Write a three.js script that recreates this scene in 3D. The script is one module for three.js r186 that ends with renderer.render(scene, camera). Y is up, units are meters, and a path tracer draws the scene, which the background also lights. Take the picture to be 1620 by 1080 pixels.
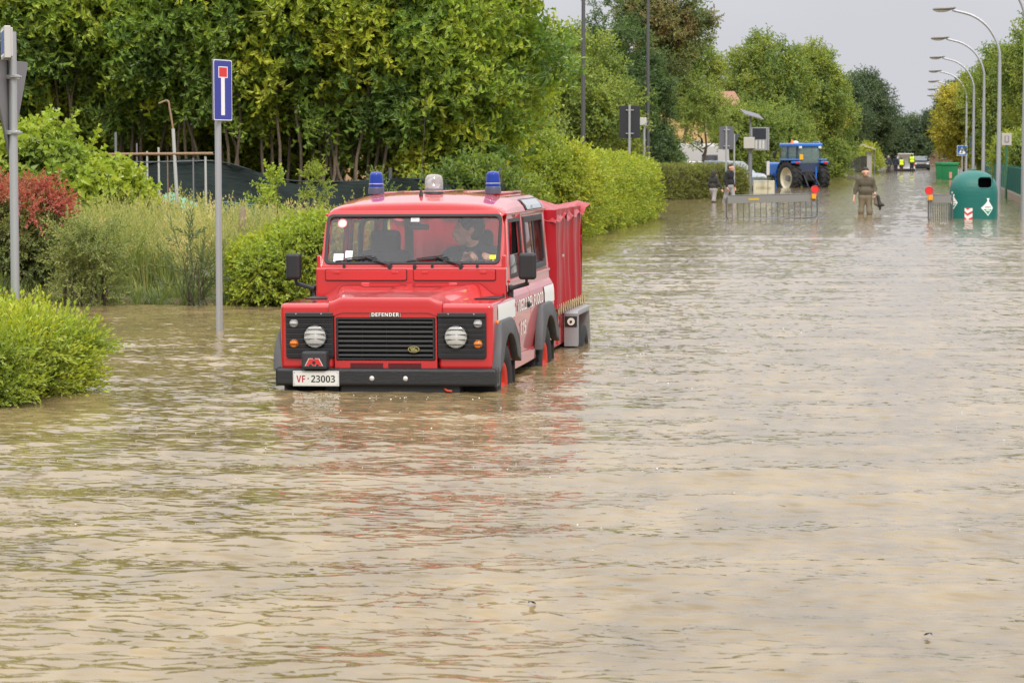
import * as THREE from 'three';
import { RoundedBoxGeometry } from 'three/addons/geometries/RoundedBoxGeometry.js';
import { mergeGeometries, mergeVertices, toCreasedNormals } from 'three/addons/utils/BufferGeometryUtils.js';
import { MarchingCubes } from 'three/addons/objects/MarchingCubes.js';
import { Brush, Evaluator, SUBTRACTION } from 'three-bvh-csg';
import { createNoise2D, createNoise3D } from 'simplex-noise';

// ---------------------------------------------------------------- camera, sky, sun, exposure
const scene = new THREE.Scene();
const camera = new THREE.PerspectiveCamera(14.32, 1024 / 682, 0.5, 4000);
camera.position.set(0, 1.85, 0);                       // metres above the flood water
camera.rotation.order = 'YXZ';
camera.rotation.set(-Math.atan(300 / 4300), THREE.MathUtils.degToRad(8.52), 0);
camera.focus = 21.4;
camera.userData.fStop = 10;
const renderer = new THREE.WebGLRenderer({ antialias: true });
renderer.setSize(1024, 682);
renderer.toneMapping = THREE.LinearToneMapping;
renderer.toneMappingExposure = 1.5;
renderer.shadowMap.enabled = true;

function rng(seed) { let a = seed >>> 0; return () => { a = (a + 0x6D2B79F5) | 0; let t = Math.imul(a ^ (a >>> 15), 1 | a); t = (t + Math.imul(t ^ (t >>> 7), 61 | t)) ^ t; return ((t ^ (t >>> 14)) >>> 0) / 4294967296; }; }
const n2 = createNoise2D(rng(11)), n3 = createNoise3D(rng(12));
const { sin, cos, PI, sqrt, abs, exp, pow, min, max, floor, hypot } = Math;
const lerp = (a, b, t) => a + (b - a) * t, clamp = (x, a = 0, b = 1) => min(b, max(a, x));
const smooth = (a, b, x) => { const t = clamp((x - a) / (b - a)); return t * t * (3 - 2 * t); };

// overcast sky: dim at the horizon, brightest overhead, soft cloud layers
{
  const W = 512, H = 256, d = new Float32Array(W * H * 4);
  for (let j = 0; j < H; j++) for (let i = 0; i < W; i++) {
    const el = ((j + 0.5) / H - 0.5) * PI, az = (i + 0.5) / W * 2 * PI, s = max(0, sin(el));
    const dx = cos(az), dz = sin(az), k = 1 / (s + 0.16);
    const c = n3(dx * k * 0.8, dz * k * 0.8, 1.3) * 0.6 + n3(dx * k * 2.1, dz * k * 2.1, 7.7) * 0.3 + n3(dx * k * 5, dz * k * 5, 3.1) * 0.12;
    const L = (0.36 + 1.3 * pow(s, 0.94)) * (1 + 0.13 * c);
    const t = pow(s, 0.5), o = (j * W + i) * 4;
    d[o] = L * lerp(0.97, 1.0, t); d[o + 1] = L * lerp(0.99, 0.995, t); d[o + 2] = L * lerp(1.075, 1.0, t); d[o + 3] = 1;
  }
  const tex = new THREE.DataTexture(d, W, H, THREE.RGBAFormat, THREE.FloatType);
  tex.mapping = THREE.EquirectangularReflectionMapping; tex.magFilter = THREE.LinearFilter; tex.needsUpdate = true;
  scene.background = tex; scene.environment = tex;
}
const sun = new THREE.DirectionalLight(new THREE.Color(1, 0.95, 0.86), 1.5);
sun.position.set(22, 60, 18); sun.target.position.set(-4, 0, -40);
sun.castShadow = true; sun.shadow.radius = 24; sun.shadow.mapSize.set(2048, 2048);
Object.assign(sun.shadow.camera, { left: -80, right: 80, top: 120, bottom: -120, near: 1, far: 400 });
scene.add(sun, sun.target);

// ---------------------------------------------------------------- helpers
const taken = new Map();
function numbered(name) { const n = taken.get(name) || 0; taken.set(name, n + 1); return n ? `${name}_${String(n).padStart(3, '0')}` : name; }
function thing(name, label, category, pos = [0, 0, 0], turn = 0, group) {
  const o = new THREE.Group(); o.name = numbered(name); o.position.set(...pos); o.rotation.y = turn;
  o.userData = { label, category }; if (group) o.userData.group = group; scene.add(o); return o;
}
function part(name, geo, mat, parent, pos, rot) {
  const g = Array.isArray(geo) ? merge(geo) : geo, o = new THREE.Mesh(g, mat);
  o.name = parent === scene ? numbered(name) : name; o.castShadow = o.receiveShadow = true;
  if (pos) o.position.set(...pos); if (rot) o.rotation.set(...rot); (parent || scene).add(o); return o;
}
function struct(name, geo, mat) { const o = part(name, geo, mat, scene); o.userData.kind = 'structure'; return o; }
function merge(list) {
  return mergeGeometries(list.map((g) => { const h = g.index ? g.toNonIndexed() : g.clone(); for (const k of Object.keys(h.attributes)) if (!['position', 'normal', 'uv'].includes(k)) h.deleteAttribute(k); if (!h.attributes.uv) h.setAttribute('uv', new THREE.BufferAttribute(new Float32Array(h.attributes.position.count * 2), 2)); h.morphAttributes = {}; return h; }));
}
const T = (g, x = 0, y = 0, z = 0, rx = 0, ry = 0, rz = 0) => { const h = g.clone(); h.applyMatrix4(new THREE.Matrix4().compose(new THREE.Vector3(x, y, z), new THREE.Quaternion().setFromEuler(new THREE.Euler(rx, ry, rz)), new THREE.Vector3(1, 1, 1))); return h; };
const rb = (w, h, d, x = 0, y = 0, z = 0, r = 0.01, seg = 2) => new RoundedBoxGeometry(w, h, d, seg, min(r, w / 2.01, h / 2.01, d / 2.01)).translate(x, y, z);
const bx = (w, h, d, x = 0, y = 0, z = 0) => new THREE.BoxGeometry(w, h, d).translate(x, y, z);
const cy = (r1, r2, h, x = 0, y = 0, z = 0, axis = 'y', seg = 20) => { const g = new THREE.CylinderGeometry(r1, r2, h, seg); if (axis === 'x') g.rotateZ(-PI / 2); if (axis === 'z') g.rotateX(PI / 2); return g.translate(x, y, z); };
const V = (x, y, z) => new THREE.Vector3(x, y, z);
const tube = (pts, r, seg = 24, rad = 8) => new THREE.TubeGeometry(new THREE.CatmullRomCurve3(pts.map((p) => V(...p)), false, 'centripetal'), seg, r, rad, false);
const bar = (a, b, r1, r2 = r1, seg = 8) => { const A = V(...a), B = V(...b), d = B.clone().sub(A), g = new THREE.CylinderGeometry(r2, r1, d.length(), seg); g.applyQuaternion(new THREE.Quaternion().setFromUnitVectors(V(0, 1, 0), d.normalize())); return g.translate((A.x + B.x) / 2, (A.y + B.y) / 2, (A.z + B.z) / 2); };
function shapeOf(pts, holes = []) { const s = new THREE.Shape(pts.map((p) => new THREE.Vector2(...p))); for (const h of holes) s.holes.push(h.isPath || h instanceof THREE.Path ? h : new THREE.Path(h.map((p) => new THREE.Vector2(...p)))); return s; }
function rrect(x0, y0, x1, y1, r, Type = THREE.Path) { const p = new Type(); p.moveTo(x0 + r, y0); p.lineTo(x1 - r, y0); p.quadraticCurveTo(x1, y0, x1, y0 + r); p.lineTo(x1, y1 - r); p.quadraticCurveTo(x1, y1, x1 - r, y1); p.lineTo(x0 + r, y1); p.quadraticCurveTo(x0, y1, x0, y1 - r); p.lineTo(x0, y0 + r); p.quadraticCurveTo(x0, y0, x0 + r, y0); return p; }
const ext = (s, depth, bevel = 0, z = 0) => new THREE.ExtrudeGeometry(s, { depth: depth - 2 * bevel, bevelEnabled: bevel > 0, bevelThickness: bevel, bevelSize: bevel, bevelOffset: -bevel, bevelSegments: 2, curveSegments: 8 }).translate(0, 0, z + bevel);
function mapGeo(g, fn, flip = false, crease = 0.6) {
  const h = g.index ? g.toNonIndexed() : g.clone(), p = h.attributes.position;
  for (let i = 0; i < p.count; i++) { const q = fn(p.getX(i), p.getY(i), p.getZ(i)); p.setXYZ(i, q[0], q[1], q[2]); }
  if (flip) for (const a of Object.values(h.attributes)) { const n = a.itemSize, A = a.array; for (let i = 0; i < a.count; i += 3) for (let k = 0; k < n; k++) { const t = A[(i + 1) * n + k]; A[(i + 1) * n + k] = A[(i + 2) * n + k]; A[(i + 2) * n + k] = t; } }
  h.deleteAttribute('normal'); h.computeVertexNormals(); return toCreasedNormals(h, crease);
}
function surf(nu, nv, fn, flip = false) {       // grid surface, fn(u, v) with u, v in 0..1
  const pos = [], uv = [], idx = [];
  for (let j = 0; j <= nv; j++) for (let i = 0; i <= nu; i++) { pos.push(...fn(i / nu, j / nv)); uv.push(i / nu, j / nv); }
  for (let j = 0; j < nv; j++) for (let i = 0; i < nu; i++) { const a = j * (nu + 1) + i, b = a + 1, c = a + nu + 1, d = c + 1; flip ? idx.push(a, c, b, b, c, d) : idx.push(a, b, c, b, d, c); }
  const g = new THREE.BufferGeometry(); g.setAttribute('position', new THREE.Float32BufferAttribute(pos, 3)); g.setAttribute('uv', new THREE.Float32BufferAttribute(uv, 2)); g.setIndex(idx); g.computeVertexNormals(); return g;
}
const lathe = (pts, seg = 32) => new THREE.LatheGeometry(pts.map((p) => new THREE.Vector2(...p)), seg);
const evaluator = new Evaluator(); evaluator.useGroups = false; evaluator.attributes = ['position', 'normal', 'uv'];
function cut(a, ...bs) { const prep = (g) => { const h = merge([g]); const b = new Brush(h); b.updateMatrixWorld(); return b; }; let r = prep(a); for (const b of bs) r = evaluator.evaluate(r, prep(b), SUBTRACTION); return r.geometry; }

// ---- textures
function tileNoise(n, fn) { const d = new Uint8Array(n * n * 4); for (let j = 0; j < n; j++) for (let i = 0; i < n; i++) { const c = fn(i / n, j / n), o = (j * n + i) * 4; if (typeof c === 'number') d[o] = d[o + 1] = d[o + 2] = clamp(c) * 255; else { d[o] = clamp(c[0]) * 255; d[o + 1] = clamp(c[1]) * 255; d[o + 2] = clamp(c[2]) * 255; } d[o + 3] = 255; } const t = new THREE.DataTexture(d, n, n); t.wrapS = t.wrapT = THREE.RepeatWrapping; t.magFilter = t.minFilter = THREE.LinearFilter; t.needsUpdate = true; return t; }
const per = (u, v, f, s = 0) => n3(cos(u * 2 * PI) * f + s, sin(u * 2 * PI) * f, cos(v * 2 * PI) * f + n3(sin(v * 2 * PI) * f, s, 5) * 0.8);   // tiles in u and v
function canvasTex(w, h, draw) { const c = document.createElement('canvas'); c.width = w; c.height = h; const x = c.getContext('2d'); draw(x, w, h); const t = new THREE.CanvasTexture(c); t.colorSpace = THREE.SRGBColorSpace; t.magFilter = THREE.LinearFilter; return t; }
const col = (r, g, b) => new THREE.Color().setRGB(r, g, b);
const std = (c, roughness = 0.6, metalness = 0, o = {}) => new THREE.MeshStandardMaterial({ color: Array.isArray(c) ? col(...c) : c, roughness, metalness, ...o });
const phy = (c, roughness, o = {}) => new THREE.MeshPhysicalMaterial({ color: Array.isArray(c) ? col(...c) : c, roughness, ...o });
const grainTex = tileNoise(256, (u, v) => 0.5 + 0.28 * per(u, v, 2.2) + 0.2 * per(u, v, 6, 3) + 0.14 * per(u, v, 15, 9));
const dustTex = tileNoise(512, (u, v) => { const a = 0.82 + 0.1 * per(u, v, 1.6, 2) + 0.08 * per(u, v, 7, 4) + 0.05 * per(u, v, 22, 8); return [a, a * 0.99, a * 0.97]; });
dustTex.colorSpace = THREE.SRGBColorSpace;
const plate = (tex, roughness = 0.45) => new THREE.MeshStandardMaterial({ map: tex, roughness });
const steel = std([0.36, 0.37, 0.38], 0.5, 0.55, { bumpMap: grainTex, bumpScale: 0.001 }), greySteel = std([0.2, 0.205, 0.215], 0.55, 0.4), darkPost = std([0.085, 0.085, 0.09], 0.6, 0.2);
const blackPlastic = std([0.016, 0.016, 0.018], 0.5, 0, { bumpMap: grainTex, bumpScale: 0.0006 }), rubber = std([0.02, 0.02, 0.021], 0.85, 0, { bumpMap: grainTex, bumpScale: 0.002 }), greyPlastic = std([0.075, 0.075, 0.08], 0.62, 0, { bumpMap: grainTex, bumpScale: 0.0008 });
const clearGlass = phy([1, 1, 1], 0.0, { transmission: 1, thickness: 0, ior: 1.5 });
const chrome = std([0.75, 0.75, 0.76], 0.12, 1), whitePaint = std([0.72, 0.72, 0.7], 0.45);

// ---------------------------------------------------------------- ground and water
const roadEdge = (z) => -6.9 + 0.25 * n2(z * 0.13, 3.3);
function groundY(x, z) {
  let h = -0.42;
  const left = smooth(0, 1.3, roadEdge(z) - x) * smooth(30.8, 32.6, -z + 0.5 * n2(x * 0.5, 1));
  h = lerp(h, 0.07 + 0.07 * n2(x * 0.4, z * 0.4) + 0.05 * n2(x * 1.4, z * 1.4) + 0.3 * smooth(34, 44, -z) * smooth(0.8, 4, roadEdge(z) - x) + 0.1 * smooth(140, 210, -z), left * (1 - 0.85 * smooth(56, 62, -z) * (1 - smooth(150, 200, -z))));
  const right = smooth(0, 1, x - 3.6) * smooth(60, 90, -z);
  h = lerp(h, 0.2 + 0.04 * n2(x * 0.3, z * 0.3), right);
  return lerp(h, 0.12, smooth(330, 420, -z));
}
const seq = (list) => { const out = []; for (const [a, b, step] of list) { const n = max(1, Math.round(abs(b - a) / step)); for (let i = 0; i < n; i++) out.push(lerp(a, b, i / n)); } out.push(list[list.length - 1][1]); return out; };
function tensor(xs, zs, hf) {
  const nx = xs.length, nz = zs.length, pos = new Float32Array(nx * nz * 3), uv = new Float32Array(nx * nz * 2), idx = new Uint32Array((nx - 1) * (nz - 1) * 6);
  let o = 0, q = 0;
  for (let j = 0; j < nz; j++) for (let i = 0; i < nx; i++) { uv[(o / 3) * 2] = xs[i]; uv[(o / 3) * 2 + 1] = zs[j]; pos[o++] = xs[i]; pos[o++] = hf(xs[i], zs[j]); pos[o++] = zs[j]; }
  for (let j = 0; j < nz - 1; j++) for (let i = 0; i < nx - 1; i++) { const a = j * nx + i; idx[q++] = a; idx[q++] = a + 1; idx[q++] = a + nx; idx[q++] = a + 1; idx[q++] = a + nx + 1; idx[q++] = a + nx; }
  const g = new THREE.BufferGeometry(); g.setAttribute('position', new THREE.BufferAttribute(pos, 3)); g.setAttribute('uv', new THREE.BufferAttribute(uv, 2)); g.setIndex(new THREE.BufferAttribute(idx, 1)); g.computeVertexNormals(); return g;
}
const soilTex = tileNoise(512, (u, v) => { const a = 0.5 + 0.3 * per(u, v, 2, 1) + 0.25 * per(u, v, 9, 5) + 0.2 * per(u, v, 25, 2), g = clamp(0.5 + per(u, v, 3, 7)); return [lerp(0.36, 0.3, g) * (0.7 + 0.5 * a), lerp(0.3, 0.33, g) * (0.7 + 0.5 * a), lerp(0.19, 0.14, g) * (0.7 + 0.5 * a)]; });
soilTex.colorSpace = THREE.SRGBColorSpace; soilTex.repeat.set(0.4, 0.4);
struct('ground', tensor(seq([[-900, -60, 60], [-60, -14, 2], [-14, -6, 0.16], [-6, 3, 1], [3, 6, 0.3], [6, 60, 6], [60, 900, 80]]), seq([[60, -28, 8], [-28, -46, 0.2], [-46, -200, 2], [-200, -1500, 40]]).map((z) => z), groundY), std([1, 1, 1], 0.95, 0, { map: soilTex, bumpMap: grainTex, bumpScale: 0.03 }));

const waves = []; { const r = rng(5);
  const add = (n, l0, l1, slope, d0, spread) => { for (let i = 0; i < n; i++) { const L = lerp(l0, l1, r()), a = d0 + (r() + r() - 1) * spread, k = 2 * PI / L; waves.push([k * sin(a), k * cos(a), slope * lerp(0.6, 1.2, r()) / k, r() * 6.28, L]); } };
  add(14, 0.07, 0.14, 0.046, 0.2, 1.5); add(9, 0.14, 0.28, 0.037, 0.15, 1.1); add(6, 0.4, 1.0, 0.022, 0.3, 0.9); add(3, 1.6, 3.2, 0.012, 0.1, 0.7); }
const bow = [-4.05, -20.9];
function waveY(x, z) {
  const d = -z, X = x + 0.1 * n2(x * 0.9, z * 0.9), Z = z + 0.12 * n2(x * 0.7 + 9, z * 0.7);
  const calm = 0.5 + 0.42 * n2(x * 0.16 + 3, z * 0.11) + 0.3 * n2(x * 0.5, z * 0.35 + 8), rough = clamp(0.5 + 0.6 * calm, 0.25, 1.35);
  let h = 0; for (const [kx, kz, a, p, L] of waves) h += a * sin(kx * X + kz * Z + p) * (L < 0.45 ? rough : 1) * (L < 0.45 ? 1 - 0.6 * smooth(45, 110, d) : 1);
  h += 0.006 * n2(x * 3.1, z * 4.3) * rough;
  const r = hypot((x - bow[0]) * 0.8, z - bow[1]), ahead = smooth(-3, 1.5, z - bow[1]);            // wake pushed ahead of the front bumper
  h += ahead * (0.011 * sin(5.2 * (r - 0.6)) * exp(-pow((r - 1.7) / 1.2, 2)) + 0.026 * sin(4.4 * (r - 5.4)) * exp(-pow((r - 5.9) / 0.8, 2)) + 0.014 * sin(5.5 * r) * exp(-pow((r - 8.4) / 1.1, 2)));
  return h;
}
{
  const zs = [6]; let z = 6; while (z > -6) { zs.push(z -= 1.5); } while (z > -420) { const d = -z; z -= d < 60 ? max(0.021, 0.0024 * d) : 0.0085 * d; zs.push(z); }
  const bumpN = tileNoise(512, (u, v) => { let s = 0; const r = rng(77); for (let i = 0; i < 42; i++) { const fx = Math.round((r() * 2 - 1) * 24), fz = Math.round(10 + r() * 42); s += sin(2 * PI * (fx * u + fz * v) + r() * 6.28) / (8 + hypot(fx, fz)); } return 0.5 + s * 0.55; });
  bumpN.repeat.set(0.37, 0.41);
  const silt = tileNoise(512, (u, v) => { const a = 0.9 + 0.08 * per(u, v, 1.3, 4) + 0.06 * per(u, v, 3.5, 6) + 0.05 * per(u, v, 9, 2); return [a, a * 0.99, a * 0.96]; }); silt.colorSpace = THREE.SRGBColorSpace; silt.repeat.set(0.11, 0.07);
  struct('flood_water', tensor(seq([[-220, -40, 20], [-40, -11, 0.5], [-11, 1.2, 0.032], [1.2, 4.6, 0.085], [4.6, 40, 2], [40, 200, 20]]), zs, waveY), phy([0.262, 0.196, 0.104], 0.03, { ior: 1.333, map: silt, bumpMap: bumpN, bumpScale: 0.011 }));
}
// ---------------------------------------------------------------- foliage
function sprayGeo({ n = 30, len = 0.4, leaf = [0.08, 0.03], angle = 0.9, droop = 0.25, subs = 3, seed = 1, stem = 0.004, tone = 0.35 }) {
  const r = rng(seed), pos = [], colr = [], nor = [];
  const tri = (a, b, c, k) => { const N = b.clone().sub(a).cross(c.clone().sub(a)).normalize(); for (const q of [a, b, c]) { pos.push(q.x, q.y, q.z); nor.push(N.x, N.y, N.z); colr.push(...k); } };
  const axes = [[V(0, 0, 0), V(0.1 * (r() - 0.5), 1, 0.1 * (r() - 0.5)).normalize(), len]];
  for (let i = 0; i < subs; i++) { const t = 0.12 + 0.6 * (i + r() * 0.6) / subs, phi = i * 2.4 + r(), a = 0.6 + 0.5 * r(); axes.push([V(0, t * len, 0), V(sin(a) * cos(phi), cos(a), sin(a) * sin(phi)), len * (0.45 + 0.3 * r())]); }
  const up = V(0, 1, 0), brown = [0.45, 0.32, 0.3];
  for (const [o, d, l] of axes) { const s = d.clone().cross(V(0.3, 0.2, 1)).normalize().multiplyScalar(stem), e = o.clone().addScaledVector(d, l); tri(o.clone().add(s), o.clone().sub(s), e, brown); const s2 = d.clone().cross(s).normalize().multiplyScalar(stem); tri(o.clone().add(s2), o.clone().sub(s2), e, brown); }
  const total = axes.reduce((q, a) => q + a[2], 0);
  for (const [o, d, l] of axes) {
    const m = max(2, Math.round(n * l / total)), side = d.clone().cross(V(0.2, 0.1, 1)).normalize(), oth = d.clone().cross(side);
    for (let i = 0; i < m; i++) {
      const t = (i + 0.7) / m, phi = i * 2.399 + r() * 0.8, a = angle * (0.7 + 0.6 * r()) * (1 - 0.55 * t), L = leaf[0] * (0.7 + 0.5 * r()), W = leaf[1] * (0.8 + 0.4 * r()) / 2;
      const D = d.clone().multiplyScalar(cos(a)).addScaledVector(side, sin(a) * cos(phi)).addScaledVector(oth, sin(a) * sin(phi)).normalize(), b = o.clone().addScaledVector(d, t * l);
      const N = up.clone().addScaledVector(V(r() - 0.5, r() - 0.5, r() - 0.5), 0.9).addScaledVector(d, 0.4); N.addScaledVector(D, -N.dot(D)).normalize(); const S = D.clone().cross(N).multiplyScalar(W);
      const mid = b.clone().addScaledVector(D, L * 0.48), tip = b.clone().addScaledVector(D, L).addScaledVector(up, -droop * L), f = N.clone().multiplyScalar(W * 0.55), k = 1 - tone / 2 + tone * r(), kk = [k * (0.92 + 0.2 * r()), k, k * 0.9];
      tri(b, mid.clone().add(S).add(f), tip, kk); tri(b, tip, mid.clone().sub(S).add(f), kk);
    }
  }
  const g = new THREE.BufferGeometry(); g.setAttribute('position', new THREE.Float32BufferAttribute(pos, 3)); g.setAttribute('normal', new THREE.Float32BufferAttribute(nor, 3)); g.setAttribute('color', new THREE.Float32BufferAttribute(colr, 3)); return g;
}
const leafMat = phy([1, 1, 1], 0.9, { transmission: 0.45, thickness: 0, vertexColors: true, side: THREE.DoubleSide, clearcoat: 0.45, clearcoatRoughness: 0.32 }), bark = std([0.13, 0.095, 0.065], 0.95, 0, { bumpMap: grainTex, bumpScale: 0.02 }), paleBark = std([0.24, 0.18, 0.13], 0.95, 0, { bumpMap: grainTex, bumpScale: 0.02 });
const SP = {
  laurel: [1, 2].map((s) => sprayGeo({ n: 34, len: 0.5, leaf: [0.15, 0.052], angle: 0.95, droop: 0.5, subs: 3, seed: s })),
  twig: [3, 4].map((s) => sprayGeo({ n: 34, len: 0.3, leaf: [0.04, 0.017], angle: 0.75, droop: 0.02, subs: 2, seed: s, stem: 0.002 })),
  hedge: [5].map((s) => sprayGeo({ n: 36, len: 0.36, leaf: [0.065, 0.03], angle: 0.9, droop: 0.15, subs: 3, seed: s, stem: 0.003 })),
  broad: [7, 8].map((s) => sprayGeo({ n: 34, len: 0.62, leaf: [0.13, 0.085], angle: 1.05, droop: 0.3, subs: 4, seed: s, stem: 0.006 })),
  lance: [9].map((s) => sprayGeo({ n: 26, len: 0.42, leaf: [0.13, 0.022], angle: 0.7, droop: 0.15, subs: 1, seed: s, stem: 0.005 })),
  vine: [10].map((s) => sprayGeo({ n: 18, len: 0.42, leaf: [0.12, 0.1], angle: 1.1, droop: 0.35, subs: 2, seed: s, stem: 0.005 })),
};
const _q = new THREE.Quaternion(), _q2 = new THREE.Quaternion(), _m = new THREE.Matrix4(), _y = V(0, 1, 0);
function foliage(name, list, geo, mat, parent) {       // list of [position, direction, scale, spin, colour]
  const im = new THREE.InstancedMesh(geo, mat, list.length); im.name = name; im.userData.kind = 'stuff'; im.castShadow = im.receiveShadow = true;
  list.forEach(([p, d, s, a, c], i) => { _q.setFromUnitVectors(_y, d); _q2.setFromAxisAngle(_y, a); _q.multiply(_q2); im.setMatrixAt(i, _m.compose(p, _q, V(s, s, s))); im.setColorAt(i, c); });
  parent.add(im); return im;
}
const ball = (r) => { for (;;) { const v = V(r() * 2 - 1, r() * 2 - 1, r() * 2 - 1), l = v.length(); if (l <= 1 && l > 0.05) return v.divideScalar(l); } };
const pick = (pal, t) => { const f = clamp(t) * (pal.length - 1), i = min(pal.length - 2, floor(f)), k = f - i; return col(lerp(pal[i][0], pal[i + 1][0], k), lerp(pal[i][1], pal[i + 1][1], k), lerp(pal[i][2], pal[i + 1][2], k)); };
function crown(ells, { clumps, per, R, scale = 1, pal, seed, upBias = 0.3, shell = 0.35, out = 0.5, keep, hue = 0.55 }) {
  const r = rng(seed), list = [], w = ells.map((e) => e[3] * e[4] * e[5]), W = w.reduce((a, b) => a + b, 0);
  for (let c = 0; c < clumps; c++) {
    let t = r() * W, i = 0; while (t > w[i] && i < ells.length - 1) t -= w[i++]; const e = ells[i], n = ball(r), q = Math.cbrt(lerp(shell, 1, r()));
    const C = V(e[0] + n.x * e[3] * q, e[1] + n.y * e[4] * q, e[2] + n.z * e[5] * q), outv = V(n.x / e[3], n.y / e[4], n.z / e[5]).normalize(), cr = R * (0.6 + 0.7 * r()), tone = 0.5 + hue * n2(C.x * 0.7 + seed, C.y * 0.8 + C.z * 0.5) + 0.25 * (r() - 0.5);
    for (let k = 0; k < per; k++) { const d = ball(r), P = C.clone().addScaledVector(d, cr * sqrt(r())); if (keep && !keep(P)) continue; const dir = d.multiplyScalar(0.7).addScaledVector(outv, out).addScaledVector(_y, upBias).normalize(); list.push([P, dir, scale * (0.7 + 0.6 * r()), r() * 6.28, pick(pal, tone + 0.35 * (r() - 0.5))]); }
  }
  return list;
}
function limbGeo(a, b, r0, r1, seed, bend = 0.12, seg = 9) {
  const A = V(...a), B = V(...b), L = A.distanceTo(B), pts = []; for (let i = 0; i <= 5; i++) { const t = i / 5, p = A.clone().lerp(B, t), k = sin(t * PI) * bend * L; p.x += k * n2(seed, t * 1.5); p.z += k * n2(seed + 7, t * 1.5); pts.push(p); }
  const g = new THREE.TubeGeometry(new THREE.CatmullRomCurve3(pts), 14, 1, seg, false), P = g.attributes.position, c = new THREE.CatmullRomCurve3(pts);
  for (let i = 0; i <= 14; i++) { const q = c.getPointAt(i / 14), rr = lerp(r0, r1, i / 14); for (let j = 0; j <= seg; j++) { const o = i * (seg + 1) + j; P.setXYZ(o, q.x + (P.getX(o) - q.x) * rr, q.y + (P.getY(o) - q.y) * rr, q.z + (P.getZ(o) - q.z) * rr); } }
  g.computeVertexNormals(); return g;
}
const PAL = {
  laurel: [[0.13, 0.245, 0.016], [0.24, 0.375, 0.018], [0.4, 0.5, 0.022], [0.58, 0.62, 0.026]],
  golden: [[0.25, 0.35, 0.014], [0.38, 0.46, 0.016], [0.5, 0.53, 0.018]],
  bright: [[0.23, 0.34, 0.009], [0.34, 0.43, 0.01], [0.46, 0.5, 0.012]],
  mid: [[0.11, 0.2, 0.012], [0.2, 0.29, 0.015], [0.32, 0.38, 0.02]],
  light: [[0.16, 0.25, 0.022], [0.24, 0.335, 0.028], [0.34, 0.41, 0.036]],
  dark: [[0.04, 0.1, 0.009], [0.075, 0.155, 0.012], [0.15, 0.25, 0.016]],
  deep: [[0.045, 0.09, 0.025], [0.07, 0.13, 0.03], [0.11, 0.17, 0.036]],
  rusty: [[0.11, 0.18, 0.03], [0.17, 0.22, 0.035], [0.27, 0.2, 0.05]],
  yellowflower: [[0.2, 0.22, 0.02], [0.55, 0.4, 0.01], [0.6, 0.42, 0.01]],
  yellow: [[0.32, 0.34, 0.015], [0.44, 0.42, 0.018], [0.56, 0.5, 0.025]],
  clipped: [[0.12, 0.13, 0.02], [0.2, 0.23, 0.024], [0.32, 0.36, 0.026]],
};
const GR = 'trees along the street';
function tree(name, label, o) {       // o: x, z, h, r, low, stems, trunkR, pal, spray, clumps, per, R, scale, lobes
  const y0 = groundY(o.x, o.z), r = rng(o.seed), t = thing(name, label, 'tree', [o.x, y0, o.z], 0, o.group || GR), low = o.low ?? 1.5, H = o.h - y0, cyy = (low + H) / 2, ry = (H - low) / 2, rx = o.r, rz = o.rz || o.r;
  const ells = [[0, cyy, 0, rx * 0.86, ry * 0.94, rz * 0.86]]; const L = o.lobes ?? 7; for (let i = 0; i < L; i++) { const a = i / L * 6.28 + r(), e = (r() - 0.35) * 1.3, s = 0.38 + 0.22 * r(); ells.push([cos(a) * rx * 0.62 * cos(e), cyy + ry * 0.68 * sin(e), sin(a) * rz * 0.62 * cos(e), rx * s, ry * s * 0.85, rz * s]); }
  if (o.cone) { ells.length = 0; for (let i = 0; i < 6; i++) { const q = i / 5, w = pow(1 - q, 0.75) * 0.9 + 0.16; ells.push([0, low + (H - low) * (0.12 + 0.78 * q), 0, rx * w, (H - low) * 0.15, rz * w]); } }
  const n = o.stems || 1, tr = o.trunkR || 0.13, bk = o.bark || bark;
  for (let i = 0; i < n; i++) { const a = i * 2.4 + o.seed, q = n > 1 ? 0.25 + 0.25 * r() : 0; part(n > 1 ? 'stem' : 'trunk', limbGeo([cos(a) * q * 0.8, -0.15, sin(a) * q * 0.6], [cos(a) * q * 1.7, low + ry * (n > 1 ? 0.9 : 1.2), sin(a) * q * 1.4], tr * (n > 1 ? 0.6 : 1), tr * 0.3, o.seed * 3 + i, n > 1 ? 0.05 : 0.08), bk, t); }
  for (let i = 0; i < (o.limbs ?? 5); i++) { const a = i * 2.4 + 1, e = low * 0.8 + ry * 0.25 * i / 2; part('branch', limbGeo([0, e, 0], [cos(a) * rx * 0.75, e + ry * (0.35 + 0.3 * r()), sin(a) * rz * 0.75], tr * 0.42, tr * 0.08, o.seed + i * 5, 0.16, 6), bk, t); }
  const sp = SP[o.spray || 'broad'], K = sp.length, list = crown(ells, { clumps: o.clumps, per: o.per || 12, R: o.R || 0.5, scale: o.scale || 1, pal: PAL[o.pal || 'mid'], seed: o.seed, upBias: o.upBias ?? 0.25, shell: o.shell ?? 0.3, hue: o.hue ?? 0.55, keep: (p) => p.y > (o.floor ?? -0.02) && (!o.keep || o.keep(p)) });
  for (let k = 0; k < K; k++) foliage('crown', list.filter((_, i) => i % K === k), sp[k], leafMat, t);
  return t;
}
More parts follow.
